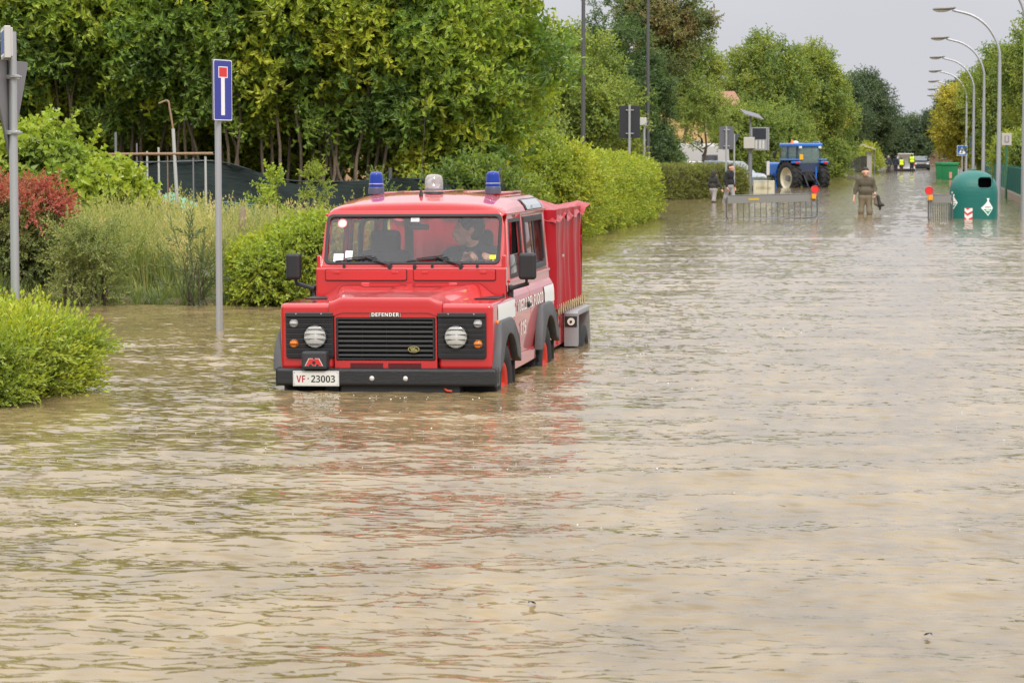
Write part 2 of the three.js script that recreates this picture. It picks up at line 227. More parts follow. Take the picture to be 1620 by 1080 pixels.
// the laurel row on the left bank: bare stems below, leaf clumps above
const ROW = 'laurel trees in the row on the left bank';
const laurelLabels = ['laurel tree at the left edge of the photo behind the triangular sign', 'laurel tree behind the vine, left of the tall bent stake', 'laurel tree behind the tall bent stake', 'laurel tree right behind the dead end sign', 'laurel tree just right of the dead end sign', 'laurel tree above the left blue beacon', 'laurel tree above the middle of the red car roof', 'laurel tree above the right blue beacon', 'golden green tree at the right end of the left row'];
[[-16.4, -46.6], [-14.9, -46], [-13.5, -46.5], [-12.1, -45.9], [-10.8, -46.4], [-9.7, -46.2], [-8.8, -46.8], [-8.1, -47.6]].forEach(([x, z], i) => tree('laurel_tree', laurelLabels[i], { x, z, h: 6.3 + 0.4 * sin(i * 2.1), r: 1.35, rz: 1.5, low: [1.95, 2.0, 1.9, 2.05, 2.0, 1.8, 1.1, 0.8][i], stems: 9, trunkR: 0.055, pal: 'laurel', spray: 'laurel', clumps: 100, per: 17, R: 0.4, scale: 1.05, seed: 101 + i * 7, group: ROW, limbs: 0, lobes: 9, bark: paleBark, upBias: 0.1, hue: 0.6 }));
tree('laurel_tree', laurelLabels[8], { x: -8.75, z: -50.5, h: 5.2, r: 1.6, low: 0.1, stems: 5, trunkR: 0.07, pal: 'golden', spray: 'laurel', clumps: 190, per: 14, R: 0.36, scale: 0.85, seed: 181, group: ROW, limbs: 0, lobes: 10, upBias: 0.35 });
[[-18.0, -46.2], [-19.7, -46.6]].forEach(([x, z], i) => tree('laurel_tree', ['laurel tree just left of the photo edge', 'outermost laurel tree left of the photo edge'][i], { x, z, h: 6.2, r: 1.4, rz: 1.5, low: 1.4, stems: 6, trunkR: 0.07, pal: 'laurel', spray: 'laurel', clumps: 80, per: 17, R: 0.38, seed: 401 + i * 7, group: ROW, limbs: 0, lobes: 8, bark: paleBark, upBias: 0.1, hue: 0.85 }));
[[-15.8, -49.5], [-13.7, -49.7], [-11.6, -49.6], [-9.6, -50]].forEach(([x, z], i) => tree('laurel_tree', ['leftmost laurel tree of the rear row behind the left bank', 'second laurel tree from the left in the rear row', 'third laurel tree from the left in the rear row', 'rear row laurel tree behind the right blue beacon'][i], { x, z, h: 6.6, r: 1.6, low: 0.5, stems: 5, trunkR: 0.08, pal: 'laurel', spray: 'laurel', clumps: 80, per: 13, R: 0.42, scale: 1.25, seed: 201 + i * 7, group: 'laurel trees in the rear row', limbs: 0, lobes: 6, bark: paleBark }));

// hedges: box volume with a soft uneven face
function hedge(name, label, cat, o) {       // o: a [x,z], b [x,z] along the middle, w, h, n, spray, pal
  const A = o.a, B = o.b, L = hypot(B[0] - A[0], B[1] - A[1]), ux = (B[0] - A[0]) / L, uz = (B[1] - A[1]) / L, y0 = o.y ?? -0.03, r = rng(o.seed), t = thing(name, label, cat, [A[0], y0, A[1]], 0, o.group), list = [];
  for (let i = 0; i < o.n; i++) {
    let s = r() * L, c = (r() * 2 - 1), hh = r(), face = r(); const q = 1 - 0.3 * r() * r(); let top = false;
    if (face < 0.42) { hh = q; top = true; } else if (face < 0.92) c = Math.sign(c) * q; else s = r() < 0.5 ? (1 - q) * o.w * 0.4 : L - (1 - q) * o.w * 0.4;
    const lump = 1 + (o.lump ?? 0.12) * n2(s * 1.3 + o.seed, hh * 1.5 + c) + (o.lump ?? 0.12) * 0.6 * n2(s * 3.7 + o.seed, c * 2 + hh * 4), endT = smooth(0, o.round ?? 0.3, min(s, L - s) + 0.05), wz = o.w / 2 * lump * (0.75 + 0.25 * endT) * (o.taper ? 1 - o.taper * hh : 1), ht = o.h * (0.92 + 0.08 * lump) * (0.72 + 0.28 * endT) * (1 + (o.slope || 0) * (s / L - 0.5)), rr = 1 - (o.corner ?? 0.16) * pow(abs(c), 4) * (top ? 1 : 0);
    const P = V(ux * s - uz * c * wz, max(0.03, hh * ht * rr), uz * s + ux * c * wz), end = s < 0.15 ? -1 : s > L - 0.15 ? 1 : 0;
    const dir = V(-uz * c * 0.8 + ux * end * 0.7, (o.up ?? 0.55) + (top ? 0.7 : 0), ux * c * 0.8 + uz * end * 0.7).addScaledVector(ball(r), o.jit ?? 0.55).normalize();
    list.push([P, dir, (o.scale || 1) * (0.7 + 0.6 * r()), r() * 6.28, pick(PAL[o.pal], 0.5 + 0.4 * n2(s * 1.1 + o.seed, hh * 2 + c) + 0.55 * (r() - 0.5))]);
  }
  const st = []; for (let i = 0; i < max(3, L * 2.2); i++) { const s = r() * L, c = (r() - 0.5) * o.w * 0.5; st.push(bar([ux * s - uz * c, -0.3, uz * s + ux * c], [ux * s - uz * c * 1.5 + (r() - 0.5) * 0.2, o.h * 0.75, uz * s + ux * c * 1.5], 0.014, 0.006, 5)); }
  part('stem', st, bark, t).userData.kind = 'stuff'; const sp = SP[o.spray], K = sp.length; for (let k = 0; k < K; k++) foliage('leaves', list.filter((_, i) => i % K === k), sp[k], leafMat, t); return t;
}
hedge('near_hedge', 'bright green leafy hedge standing in the water at the left edge', 'hedge', { a: [-9.2, -20.1], b: [-6.55, -19.7], w: 1.7, h: 0.53, n: 5400, spray: 'twig', pal: 'bright', seed: 31, lump: 0.3, round: 1.0, up: 0.75, corner: 0.3, slope: -0.1, scale: 1.0, jit: 0.75 });
hedge('privet_bush', 'yellow green privet bush on the shore left of the red car', 'hedge', { a: [-8.0, -32.1], b: [-6.75, -32.6], w: 1.0, h: 0.76, n: 2600, spray: 'hedge', pal: 'bright', seed: 32, lump: 0.22, round: 0.9, up: 0.7, corner: 0.3, slope: 0.5, y: 0 });
hedge('roadside_hedge', 'long tall green hedge along the left kerb behind the trailer', 'hedge', { a: [-8.15, -53.5], b: [-8.2, -75.3], w: 1.5, h: 1.46, n: 8500, spray: 'hedge', pal: 'bright', seed: 33, lump: 0.16, round: 0.6, scale: 1.25, slope: -0.14 });
hedge('clipped_hedge', 'low clipped brownish green hedge behind the two walking people', 'hedge', { a: [-10.6, -105.5], b: [-7.6, -110.5], w: 1.3, h: 0.98, n: 4200, spray: 'hedge', pal: 'clipped', seed: 34, lump: 0.05, round: 0.2, scale: 1.15, corner: 0.06, jit: 0.7 });
// shrubs
function shrub(name, label, o) {
  const y0 = groundY(o.x, o.z), t = thing(name, label, o.cat || 'shrub', [o.x, y0, o.z], 0, o.group), r = rng(o.seed);
  for (let i = 0; i < (o.stems || 5); i++) { const a = i * 2.4; part('stem', limbGeo([cos(a) * 0.08 * (o.splay || 1), -0.12, sin(a) * 0.08], [cos(a) * o.rx * 0.5, o.h * (0.6 + 0.3 * r()), sin(a) * o.rz * 0.5], o.sr || 0.018, 0.005, o.seed + i, 0.1, 6), bark, t); }
  (o.ells || [[0, o.h * 0.55, 0, o.rx, o.h * 0.5, o.rz]]).forEach((e, k) => { const sp = SP[o.spray]; foliage('foliage', crown([e], { clumps: [].concat(o.clumps)[k] ?? [].concat(o.clumps)[0], per: o.per || 9, R: o.R || 0.16, scale: o.scale || 1, pal: PAL[(o.pals || [o.pal])[k] || o.pal] || o.pal, seed: o.seed + k, upBias: o.upBias ?? 0.5, shell: o.shell ?? 0.2, keep: (p) => p.y > -0.03 }), sp[k % sp.length], leafMat, t); });
  return t;
}
PAL.redtip = [[0.38, 0.17, 0.06], [0.5, 0.09, 0.06], [0.58, 0.2, 0.1]]; PAL.photinia = [[0.13, 0.19, 0.025], [0.21, 0.24, 0.03], [0.33, 0.24, 0.06]]; PAL.shrubdark = [[0.17, 0.23, 0.03], [0.27, 0.32, 0.06], [0.42, 0.44, 0.13]]; PAL.vine = [[0.22, 0.33, 0.014], [0.35, 0.46, 0.016], [0.5, 0.55, 0.024]];
shrub('photinia_shrub', 'photinia shrub with red young leaves at the left edge', { x: -11.75, z: -33.6, h: 1.15, rx: 0.9, rz: 0.8, seed: 41, spray: 'hedge', clumps: [150, 52], per: 8, scale: 0.85, pals: ['photinia', 'redtip'], pal: 'photinia', ells: [[0, 0.52, 0, 1.0, 0.5, 0.8], [0.05, 1.02, 0.1, 0.75, 0.13, 0.6]], R: 0.12 });
shrub('multi_stem_shrub', 'dark multi stemmed shrub at the water edge left of the dead end sign', { x: -9.95, z: -31.7, h: 1.25, rx: 0.5, rz: 0.45, seed: 43, spray: 'hedge', clumps: [34, 12], per: 5, pal: 'shrubdark', stems: 13, sr: 0.026, splay: 2.4, ells: [[0, 0.88, 0, 0.48, 0.36, 0.42], [0.02, 0.5, 0, 0.3, 0.25, 0.25]], R: 0.12, shell: 0.0, scale: 0.7 });
shrub('oleander_shrub', 'sparse oleander shrub with narrow leaves at the water edge', { x: -8.62, z: -31.75, h: 0.85, rx: 0.22, rz: 0.2, seed: 45, spray: 'lance', clumps: 16, per: 2, pal: [[0.06, 0.1, 0.03], [0.09, 0.14, 0.035], [0.14, 0.19, 0.05]], stems: 9, sr: 0.011, splay: 1.5, R: 0.16, upBias: 1.2, scale: 0.8 });
shrub('grape_vine', 'light green grape vine climbing beside the garden stakes', { x: -12.55, z: -38.4, h: 2.05, rx: 1.1, rz: 0.5, seed: 46, spray: 'vine', clumps: 80, per: 7, pal: 'vine', stems: 5, sr: 0.03, ells: [[-0.1, 1.25, 0, 0.6, 0.6, 0.45], [0.75, 0.85, 0.1, 0.4, 0.32, 0.3]], R: 0.14, scale: 0.85, shell: 0.05 });
shrub('weed_sapling', 'young fig sapling rising left of the car roof', { x: -8.55, z: -35.4, h: 1.62, rx: 0.18, rz: 0.18, seed: 48, spray: 'vine', clumps: 8, per: 3, pal: 'vine', stems: 1, sr: 0.014, ells: [[0, 1.3, 0, 0.1, 0.28, 0.1]], R: 0.05, scale: 0.5 });
shrub('weed_sapling', 'yellowish leafy sapling behind the left blue beacon', { x: -8.0, z: -35.6, h: 1.45, rx: 0.14, rz: 0.14, seed: 49, spray: 'hedge', clumps: 10, per: 5, pal: 'golden', stems: 2, sr: 0.01, ells: [[0, 1.25, 0, 0.12, 0.3, 0.12]], R: 0.04, scale: 0.5 });
shrub('weed_sapling', 'pale green sapling behind the middle roof lamp', { x: -7.25, z: -36.2, h: 1.7, rx: 0.16, rz: 0.14, seed: 50, spray: 'hedge', clumps: 11, per: 5, pal: 'light', stems: 2, sr: 0.01, ells: [[0, 1.4, 0, 0.15, 0.35, 0.14]], R: 0.05, scale: 0.55 });
shrub('bank_bush', 'low leafy bush behind the car roof at the end of the net fence', { x: -7.1, z: -42.5, h: 1.75, rx: 0.85, rz: 0.7, seed: 51, spray: 'laurel', clumps: 70, per: 9, pal: 'mid', stems: 6, R: 0.22, scale: 0.75 });
shrub('bank_bush', 'golden green bush between the car roof and the roadside hedge', { x: -7.7, z: -55.2, h: 1.9, rx: 1.0, rz: 1.6, seed: 52, spray: 'hedge', clumps: 140, per: 10, pal: 'golden', stems: 6, R: 0.25, scale: 1.3 });

// tall dry grass and verge weeds
function bladeGeo(n, h, w, seed, heads) {
  const r = rng(seed), pos = [], nor = [], colr = [], tri = (a, b, c, k) => { const N = b.clone().sub(a).cross(c.clone().sub(a)).normalize(); for (const q of [a, b, c]) { pos.push(q.x, q.y, q.z); nor.push(N.x, N.y, N.z); colr.push(...k); } };
  for (let i = 0; i < n; i++) {
    const a = r() * 6.28, l = h * (0.55 + 0.55 * r()), bend = (0.12 + 0.5 * r()) * l, b = V(cos(a) * 0.06 * r(), 0, sin(a) * 0.06 * r()), m = b.clone().add(V(cos(a) * bend * 0.25, l * 0.55, sin(a) * bend * 0.25)), e = b.clone().add(V(cos(a) * bend, l, sin(a) * bend)), s = V(-sin(a), 0, cos(a)).multiplyScalar(w), k = 0.75 + 0.5 * r(), kk = [k * (0.9 + 0.3 * r()), k, k * 0.8];
    tri(b.clone().add(s), b.clone().sub(s), m.clone().sub(s), kk); tri(b.clone().add(s), m.clone().sub(s), m.clone().add(s), kk); tri(m.clone().add(s), m.clone().sub(s), e, kk);
    if (heads && i < n * heads) { const hk = [1.5, 1.25, 1.2]; for (let j = 0; j < 7; j++) { const p = m.clone().lerp(e, 0.45 + 0.09 * j).add(V(r() - 0.5, r() - 0.5, r() - 0.5).multiplyScalar(0.03)), z = 0.018 + 0.012 * r(); tri(p, p.clone().add(V(z * 0.4, -z, 0)), p.clone().add(V(-z * 0.3, -z * 1.4, z * 0.4)), hk); tri(p, p.clone().add(V(0, -z, z * 0.5)), p.clone().add(V(z * 0.3, -z * 1.5, -z * 0.3)), hk); } }
  }
  const g = new THREE.BufferGeometry(); g.setAttribute('position', new THREE.Float32BufferAttribute(pos, 3)); g.setAttribute('normal', new THREE.Float32BufferAttribute(nor, 3)); g.setAttribute('color', new THREE.Float32BufferAttribute(colr, 3)); return g;
}
function sward(name, label, n, box, geo, pal, seed, dens, sc = [0.7, 1.3], lean = 0.25) {
  const r = rng(seed), list = [];
  for (let i = 0; i < n; i++) { const x = lerp(box[0], box[1], r()), z = lerp(box[2], box[3], r()), y = groundY(x, z); if (y < -0.12 || r() > dens(x, z)) continue; const d = V((r() - 0.5) * lean, 1, (r() - 0.5) * lean + 0.08).normalize(); list.push([V(x, y - 0.02, z), d, lerp(sc[0], sc[1], r()) * (0.85 + 0.25 * n2(x * 0.9, z * 0.9)), r() * 6.28, pick(pal, 0.5 + 0.45 * n2(x * 0.8, z * 0.8 + seed) + 0.4 * (r() - 0.5))]); }
  const im = foliage(name, list, geo, leafMat, scene); im.name = numbered(name); im.userData = { label, category: 'grass', kind: 'stuff' };
}
const dryPal = [[0.18, 0.27, 0.045], [0.31, 0.38, 0.09], [0.56, 0.53, 0.26]], greenPal = [[0.1, 0.16, 0.025], [0.16, 0.23, 0.03], [0.24, 0.29, 0.05]];
sward('tall_grass', 'tall straw coloured grass with seed heads on the left bank', 4800, [-11.8, -6.9, -33.2, -39], bladeGeo(13, 0.94, 0.0055, 61, 0.35), dryPal, 62, (x, z) => smooth(33.2, 34.6, -z) * (0.6 + 0.5 * n2(x * 0.5, z * 0.5)));
sward('verge_grass', 'short green grass and weeds along the left shore', 7000, [-19, -6.7, -30.6, -44], bladeGeo(14, 0.24, 0.006, 63, 0), greenPal, 64, () => 0.8);
sward('far_verge_grass', 'far green grass strip along the left side of the street', 2200, [-16, -5.6, -56, -300], bladeGeo(16, 0.7, 0.03, 65, 0), greenPal, 66, (x, z) => 0.3 + 0.7 * smooth(140, 200, -z));
// ---------------------------------------------------------------- people: distance field of tapered bones meshed by marching cubes
function sdf(bones, k = 0.03, cell = 0.02) {
  let lo = [1e9, 1e9, 1e9], hi = [-1e9, -1e9, -1e9];
  for (const [a, b, ra, rb2] of bones) for (let i = 0; i < 3; i++) { lo[i] = min(lo[i], a[i] - ra, b[i] - rb2); hi[i] = max(hi[i], a[i] + ra, b[i] + rb2); }
  const half = max(hi[0] - lo[0], hi[1] - lo[1], hi[2] - lo[2]) / 2 + 4 * cell, c = lo.map((l, i) => (l + hi[i]) / 2), n = Math.ceil(2 * half / cell) + 1;
  const mc = new MarchingCubes(n, new THREE.MeshBasicMaterial(), false, false, 90000); mc.isolation = 0;
  const B = bones.map(([a, b, ra, rb2]) => { const d = [b[0] - a[0], b[1] - a[1], b[2] - a[2]]; return [a, d, max(1e-9, d[0] ** 2 + d[1] ** 2 + d[2] ** 2), ra, rb2 - ra]; });
  const H = n / 2, out = -0.2;
  mc.field.fill(out);
  const R = lo.map((l, i) => [floor((l - 2 * cell - c[i]) / half * H + H), Math.ceil((hi[i] + 2 * cell - c[i]) / half * H + H)]);
  for (let z = max(0, R[2][0]); z < min(n, R[2][1] + 1); z++) for (let y = max(0, R[1][0]); y < min(n, R[1][1] + 1); y++) for (let x = max(0, R[0][0]); x < min(n, R[0][1] + 1); x++) {
    const p = [c[0] + (x - H) / H * half, c[1] + (y - H) / H * half, c[2] + (z - H) / H * half]; let s = 0;
    for (const [a, d, l, ra, dr] of B) { const px = p[0] - a[0], py = p[1] - a[1], pz = p[2] - a[2], t = clamp((px * d[0] + py * d[1] + pz * d[2]) / l), q = hypot(px - d[0] * t, py - d[1] * t, pz - d[2] * t) - ra - dr * t; if (q < 6 * k) s += exp(-q / k); }
    mc.field[x + y * n + z * n * n] = s > 0 ? clamp(k * Math.log(s), out, 1) : out;
  }
  mc.update();
  const pos = new Float32Array(mc.count * 3), nor = new Float32Array(mc.count * 3);
  for (let i = 0; i < mc.count; i++) for (let j = 0; j < 3; j++) { pos[i * 3 + j] = mc.positionArray[i * 3 + j] * half + c[j]; nor[i * 3 + j] = mc.normalArray[i * 3 + j]; }
  const g = new THREE.BufferGeometry(); g.setAttribute('position', new THREE.BufferAttribute(pos, 3)); g.setAttribute('normal', new THREE.BufferAttribute(nor, 3)); g.setAttribute('uv', new THREE.BufferAttribute(new Float32Array(mc.count * 2), 2));
  return g;
}
const headBones = (x = 0, y = 0, z = 0) => [[[x, y + 0.035, z - 0.012], [x, y + 0.03, z + 0.012], 0.092, 0.088], [[x, y - 0.05, z + 0.03], [x, y - 0.07, z + 0.055], 0.062, 0.042], [[x, y + 0.015, z + 0.1], [x, y - 0.018, z + 0.118], 0.012, 0.018], [[x - 0.04, y + 0.03, z + 0.075], [x + 0.04, y + 0.03, z + 0.075], 0.024, 0.024],
  [[x - 0.02, y - 0.052, z + 0.1], [x + 0.02, y - 0.052, z + 0.1], 0.012, 0.012], [[x - 0.095, y, z], [x - 0.1, y + 0.025, z - 0.012], 0.014, 0.018], [[x + 0.095, y, z], [x + 0.1, y + 0.025, z - 0.012], 0.014, 0.018]];
// hand at the wrist, fingers along dir, palm facing nrm, curled by an amount
function handBones(w, dir, nrm, side, curl = 0.5) {
  const D = V(...dir).normalize(), N = V(...nrm).normalize(), S = D.clone().cross(N).multiplyScalar(side), W = V(...w), out = [], P = (a, b, c) => { const p = W.clone().addScaledVector(D, a).addScaledVector(S, b).addScaledVector(N, c); return [p.x, p.y, p.z]; };
  out.push([P(0, 0, 0), P(0.05, 0, 0), 0.026, 0.022], [P(0.05, -0.026, 0), P(0.09, -0.03, 0.002), 0.016, 0.012], [P(0.05, 0.026, 0), P(0.09, 0.03, 0.002), 0.016, 0.012], [P(0.06, 0, 0), P(0.09, 0, 0.002), 0.018, 0.013]);
  [[-0.033, 0.6], [-0.011, 0.95], [0.011, 1], [0.033, 0.88]].forEach(([b, l], i) => { const c = curl * 1.25, l1 = 0.042 * l, l2 = 0.03 * l, l3 = 0.022 * l, p0 = P(0.092, b, 0), a1 = c * 0.6, a2 = c * 1.35, a3 = c * 1.9; const q1 = [0.092 + l1 * cos(a1), l1 * sin(a1)], q2 = [q1[0] + l2 * cos(a2), q1[1] + l2 * sin(a2)], q3 = [q2[0] + l3 * cos(a3), q2[1] + l3 * sin(a3)]; out.push([p0, P(q1[0], b * 1.05, q1[1]), 0.0105, 0.0095], [P(q1[0], b * 1.05, q1[1]), P(q2[0], b * 1.05, q2[1]), 0.0095, 0.0088], [P(q2[0], b * 1.05, q2[1]), P(q3[0], b * 1.05, q3[1]), 0.0088, 0.0075]); });
  out.push([P(0.02, 0.03, 0.006), P(0.055, 0.055, 0.018), 0.014, 0.0115], [P(0.055, 0.055, 0.018), P(0.085, 0.058, 0.03 + 0.01 * curl), 0.0115, 0.009]);
  return out;
}
const skin = std([0.58, 0.32, 0.22], 0.6), hairDark = std([0.03, 0.024, 0.02], 0.7);
const fabric = (r, g, b) => std([r, g, b], 0.92, 0, { bumpMap: grainTex, bumpScale: 0.004 });

// ---------------------------------------------------------------- fire service off-road car
const CAR = [-4.07, -0.42, -20.5];
const red = phy([0.5, 0.013, 0.014], 0.34, { clearcoat: 1, clearcoatRoughness: 0.05 });
const car = thing('fire_service_car', 'red boxy off-road fire service car with blue roof beacons driving through the flood', 'car', CAR); car.rotation.z = 0.007;
const carPart = (n, g, m = red, p = car) => part(n, g, m, p);
const mirrorX = (g) => mapGeo(g, (x, y, z) => [-x, y, z], true, 0.5);
const both = (g) => [g, mirrorX(g)];
const axleF = -0.65, axleR = -3.01, hubY = 0.385;

// wings with wheel cut-outs
for (const s of [1, -1]) {
  const w = cut(rb(0.43, 0.52, 1.17, s * 0.625, 0.84, -0.695, 0.04, 4), cy(0.45, 0.45, 1.2, s * 0.62, hubY, axleF, 'x', 40), bx(0.32, 0.30, 0.06, s * 0.605, 0.835, -0.11));
  carPart('wing', w);
  carPart('wheel_well', [new THREE.CylinderGeometry(0.445, 0.445, 0.36, 32, 1, true, PI, PI).rotateZ(PI / 2).rotateX(-PI / 2).translate(s * 0.62, hubY, axleF), bx(0.02, 0.5, 0.9, s * 0.43, 0.62, axleF)], rubber);
  carPart('wing_top_pad', [rb(0.2, 0.008, 0.34, s * 0.68, 1.105, -0.9, 0.003)], blackPlastic);
  carPart('wing_stay', [cy(0.008, 0.012, 0.03, s * 0.78, 1.112, -1.06)], blackPlastic);
}
// hood: raised middle, drooping front lip, edges dropping onto the wings
{
  const edge = (t) => lerp(0.445, 0.735, pow(t, 0.9));
  const fn = (u, v) => {
    const e = u * 2 - 1, t = clamp((v - 0.1) / 0.9), lip = clamp(1 - v / 0.1);
    const z = lip > 0 ? lerp(-0.125, -0.085, sqrt(1 - (1 - lip) ** 2)) : lerp(-0.125, -1.13, t);
    const x = e * edge(t), rise = 1 - smooth(0.74, 0.985, abs(e)) * (lip > 0 ? 0.5 : smooth(0, 0.22, t) * 0.5 + 0.5);
    let y = lerp(lerp(1.085, 1.105, t), lerp(1.148, 1.208, t) + 0.012 * sin(t * PI), rise);
    const rec = smooth(0.42, 0.46, t) * (1 - smooth(0.9, 0.94, t)) * smooth(0.0, 0.03, abs(e) - 0.06) * (1 - smooth(0.5, 0.55, abs(e))); y -= 0.008 * rec;
    if (lip > 0) y -= 0.1 * (1 - sqrt(max(0, 1 - lip * lip))) * 0.98;
    return [x, y, z];
  };
  const top = surf(64, 56, fn, false), und = surf(64, 56, (u, v) => { const p = fn(u, v); return [p[0], p[1] - 0.02, p[2] - 0.006]; }, true);
  const rim = (side) => surf(56, 1, (u, v) => { const p = fn(side, u); return [p[0], p[1] - 0.022 * v, p[2]]; }, side === 0);
  const lipE = surf(64, 1, (u, v) => { const p = fn(u, 0); return [p[0], p[1] - 0.02 * v, p[2]]; });
  carPart('hood', [top, und, rim(0), rim(1), lipE]);
  carPart('hood_hinge', [rb(0.07, 0.03, 0.07, -0.36, 1.2, -1.12, 0.008)]); carPart('hood_hinge', [rb(0.07, 0.03, 0.07, 0.36, 1.2, -1.12, 0.008)]);
}
// grille panel
carPart('grille_surround', [ext(shapeOf([[-0.405, 0.6], [-0.36, 0.575], [0.36, 0.575], [0.405, 0.6], [0.405, 1.05], [-0.405, 1.05]], [rrect(-0.39, 0.662, 0.39, 0.99, 0.01)]), 0.04, 0.004, -0.135)]);
carPart('radiator', [bx(0.8, 0.36, 0.02, 0, 0.825, -0.17)], std([0.008, 0.008, 0.009], 0.8));
const grille = carPart('grille', [ext(shapeOf([[-0.388, 0.664], [0.388, 0.664], [0.388, 0.988], [-0.388, 0.988]], [rrect(-0.373, 0.677, 0.373, 0.975, 0.008)]), 0.03, 0.003, -0.115)], blackPlastic);
{ const slatG = rb(0.75, 0.017, 0.028, 0, 0, 0, 0.006, 2).rotateX(0.35), slatMat = std([0.042, 0.042, 0.045], 0.42); for (let i = 0; i < 8; i++) part('slat', slatG, slatMat, grille, [0, 0.7 + i * 0.0365, -0.1]); for (const x of [-0.19, 0, 0.19]) part('grille_bar', bx(0.005, 0.3, 0.01, x, 0.826, -0.125), blackPlastic, grille); }
for (const x of [-0.15, 0.15]) { const gmesh = []; for (let i = 0; i < 24; i++) gmesh.push(bx(0.0045, 0.036, 0.004, x - 0.122 + i * 0.0106, 0.62, -0.093)); carPart('lower_vent', [bx(0.26, 0.038, 0.004, x, 0.62, -0.0955), ...gmesh], std([0.09, 0.008, 0.01], 0.6)); }
const quad = (w, h) => new THREE.PlaneGeometry(w, h);
carPart('hood_badge', [rb(0.24, 0.044, 0.008, 0.0, 1.018, -0.092, 0.002)], std([0.6, 0.6, 0.6], 0.35, 0.6));
part('badge_lettering', quad(0.232, 0.037), plate(canvasTex(512, 64, (c, w, h) => { c.fillStyle = '#101113'; c.fillRect(0, 0, w, h); c.fillStyle = '#e9e9e6'; c.font = 'bold 60px sans-serif'; c.textAlign = 'center'; c.textBaseline = 'middle'; c.save(); c.translate(w / 2, h / 2 + 3); const t = 'DEFENDER', m = c.measureText(t).width; c.scale(0.95 * w / m, 1.12); c.fillText(t, 0, 0); c.restore(); })), car, [0.0, 1.017, -0.0855]);
{ const o = carPart('grille_emblem', [cy(0.045, 0.045, 0.01, 0, 0, 0, 'z', 28).scale(1, 0.55, 1).translate(0.225, 0.748, -0.078)], std([0.6, 0.47, 0.2], 0.35, 0.7));
  part('emblem_print', new THREE.CircleGeometry(0.042, 28).scale(1, 0.54, 1), plate(canvasTex(128, 72, (c, w, h) => { c.fillStyle = '#b39a55'; c.fillRect(0, 0, w, h); c.fillStyle = '#12301f'; c.beginPath(); c.ellipse(w / 2, h / 2, w * 0.47, h * 0.45, 0, 0, 7); c.fill(); c.fillStyle = '#d8bf74'; c.font = 'bold 23px sans-serif'; c.textAlign = 'center'; c.fillText('LAND', w * 0.42, h * 0.47); c.fillText('ROVER', w * 0.55, h * 0.78); })), o, [0.225, 0.748, -0.0715]); }

// lamp panels either side of the grille
for (const s of [1, -1]) {
  const p = carPart('lamp_panel', [ext(rrect(s * 0.6 - 0.19, 0.672, s * 0.6 + 0.19, 1.03, 0.03, THREE.Shape), 0.02, 0.004, -0.115)], blackPlastic);
  const guard = std([0.03, 0.03, 0.033], 0.5); for (let i = 0; i < 8; i++) part('guard_bar', rb(0.365, 0.0048, 0.01, s * 0.6, 0.71 + i * 0.0385, -0.062, 0.002), guard, p);
  part('guard_strip', rb(0.375, 0.032, 0.03, s * 0.6, 1.014, -0.08, 0.005), guard, p);
  for (const e of [-0.1, 0.1]) part('screw', cy(0.006, 0.006, 0.006, s * 0.6 + e, 1.022, -0.063, 'z', 10), chrome, p);
  const hl = carPart('headlight', [lathe([[0.08, 0], [0.097, 0.004], [0.1, 0.014], [0.094, 0.022], [0.088, 0.024]], 36).rotateX(PI / 2).translate(s * 0.555, 0.845, -0.098)], blackPlastic);
  part('reflector', lathe([[0.001, -0.05], [0.03, -0.045], [0.06, -0.028], [0.083, 0]], 32).rotateX(PI / 2).translate(s * 0.555, 0.845, -0.078).scale(1, 1, 1), std([0.85, 0.85, 0.84], 0.18, 1), hl);
  part('bulb_shield', new THREE.SphereGeometry(0.014, 16, 10).translate(s * 0.555, 0.845, -0.1), chrome, hl);
  const flutes = mapGeo(lathe([[0.001, 0.022], [0.03, 0.02], [0.06, 0.013], [0.086, 0]], 40).rotateX(PI / 2), (x, y, z) => [x + s * 0.555, y + 0.845, z - 0.078 + 0.0008 * sin(x * 120)]);
  part('lens', flutes, phy([0.95, 0.94, 0.9], 0.05, { transmission: 0.5, thickness: 0, ior: 1.5 }), hl);
  const sl = carPart('side_light', [lathe([[0.001, 0.03], [0.02, 0.028], [0.031, 0.018], [0.034, 0]], 24).rotateX(PI / 2).translate(s * 0.725, 0.947, -0.096)], phy([0.72, 0.72, 0.72], 0.15, { transmission: 0.3, thickness: 0 }));
  part('lamp_base', lathe([[0.001, 0.004], [0.04, 0.004], [0.041, 0]], 24).rotateX(PI / 2).translate(s * 0.725, 0.947, -0.098), blackPlastic, sl);
  carPart('indicator', [lathe([[0.001, 0.03], [0.022, 0.028], [0.032, 0.018], [0.035, 0]], 24).rotateX(PI / 2).translate(s * 0.725, 0.788, -0.096)], phy([0.75, 0.2, 0.015], 0.2, { clearcoat: 0.6 }));
  carPart('side_repeater', [new THREE.SphereGeometry(0.02, 14, 10).scale(0.6, 1, 1).translate(s * 0.842, 0.94, -0.33)], phy([0.75, 0.2, 0.015], 0.25));
}
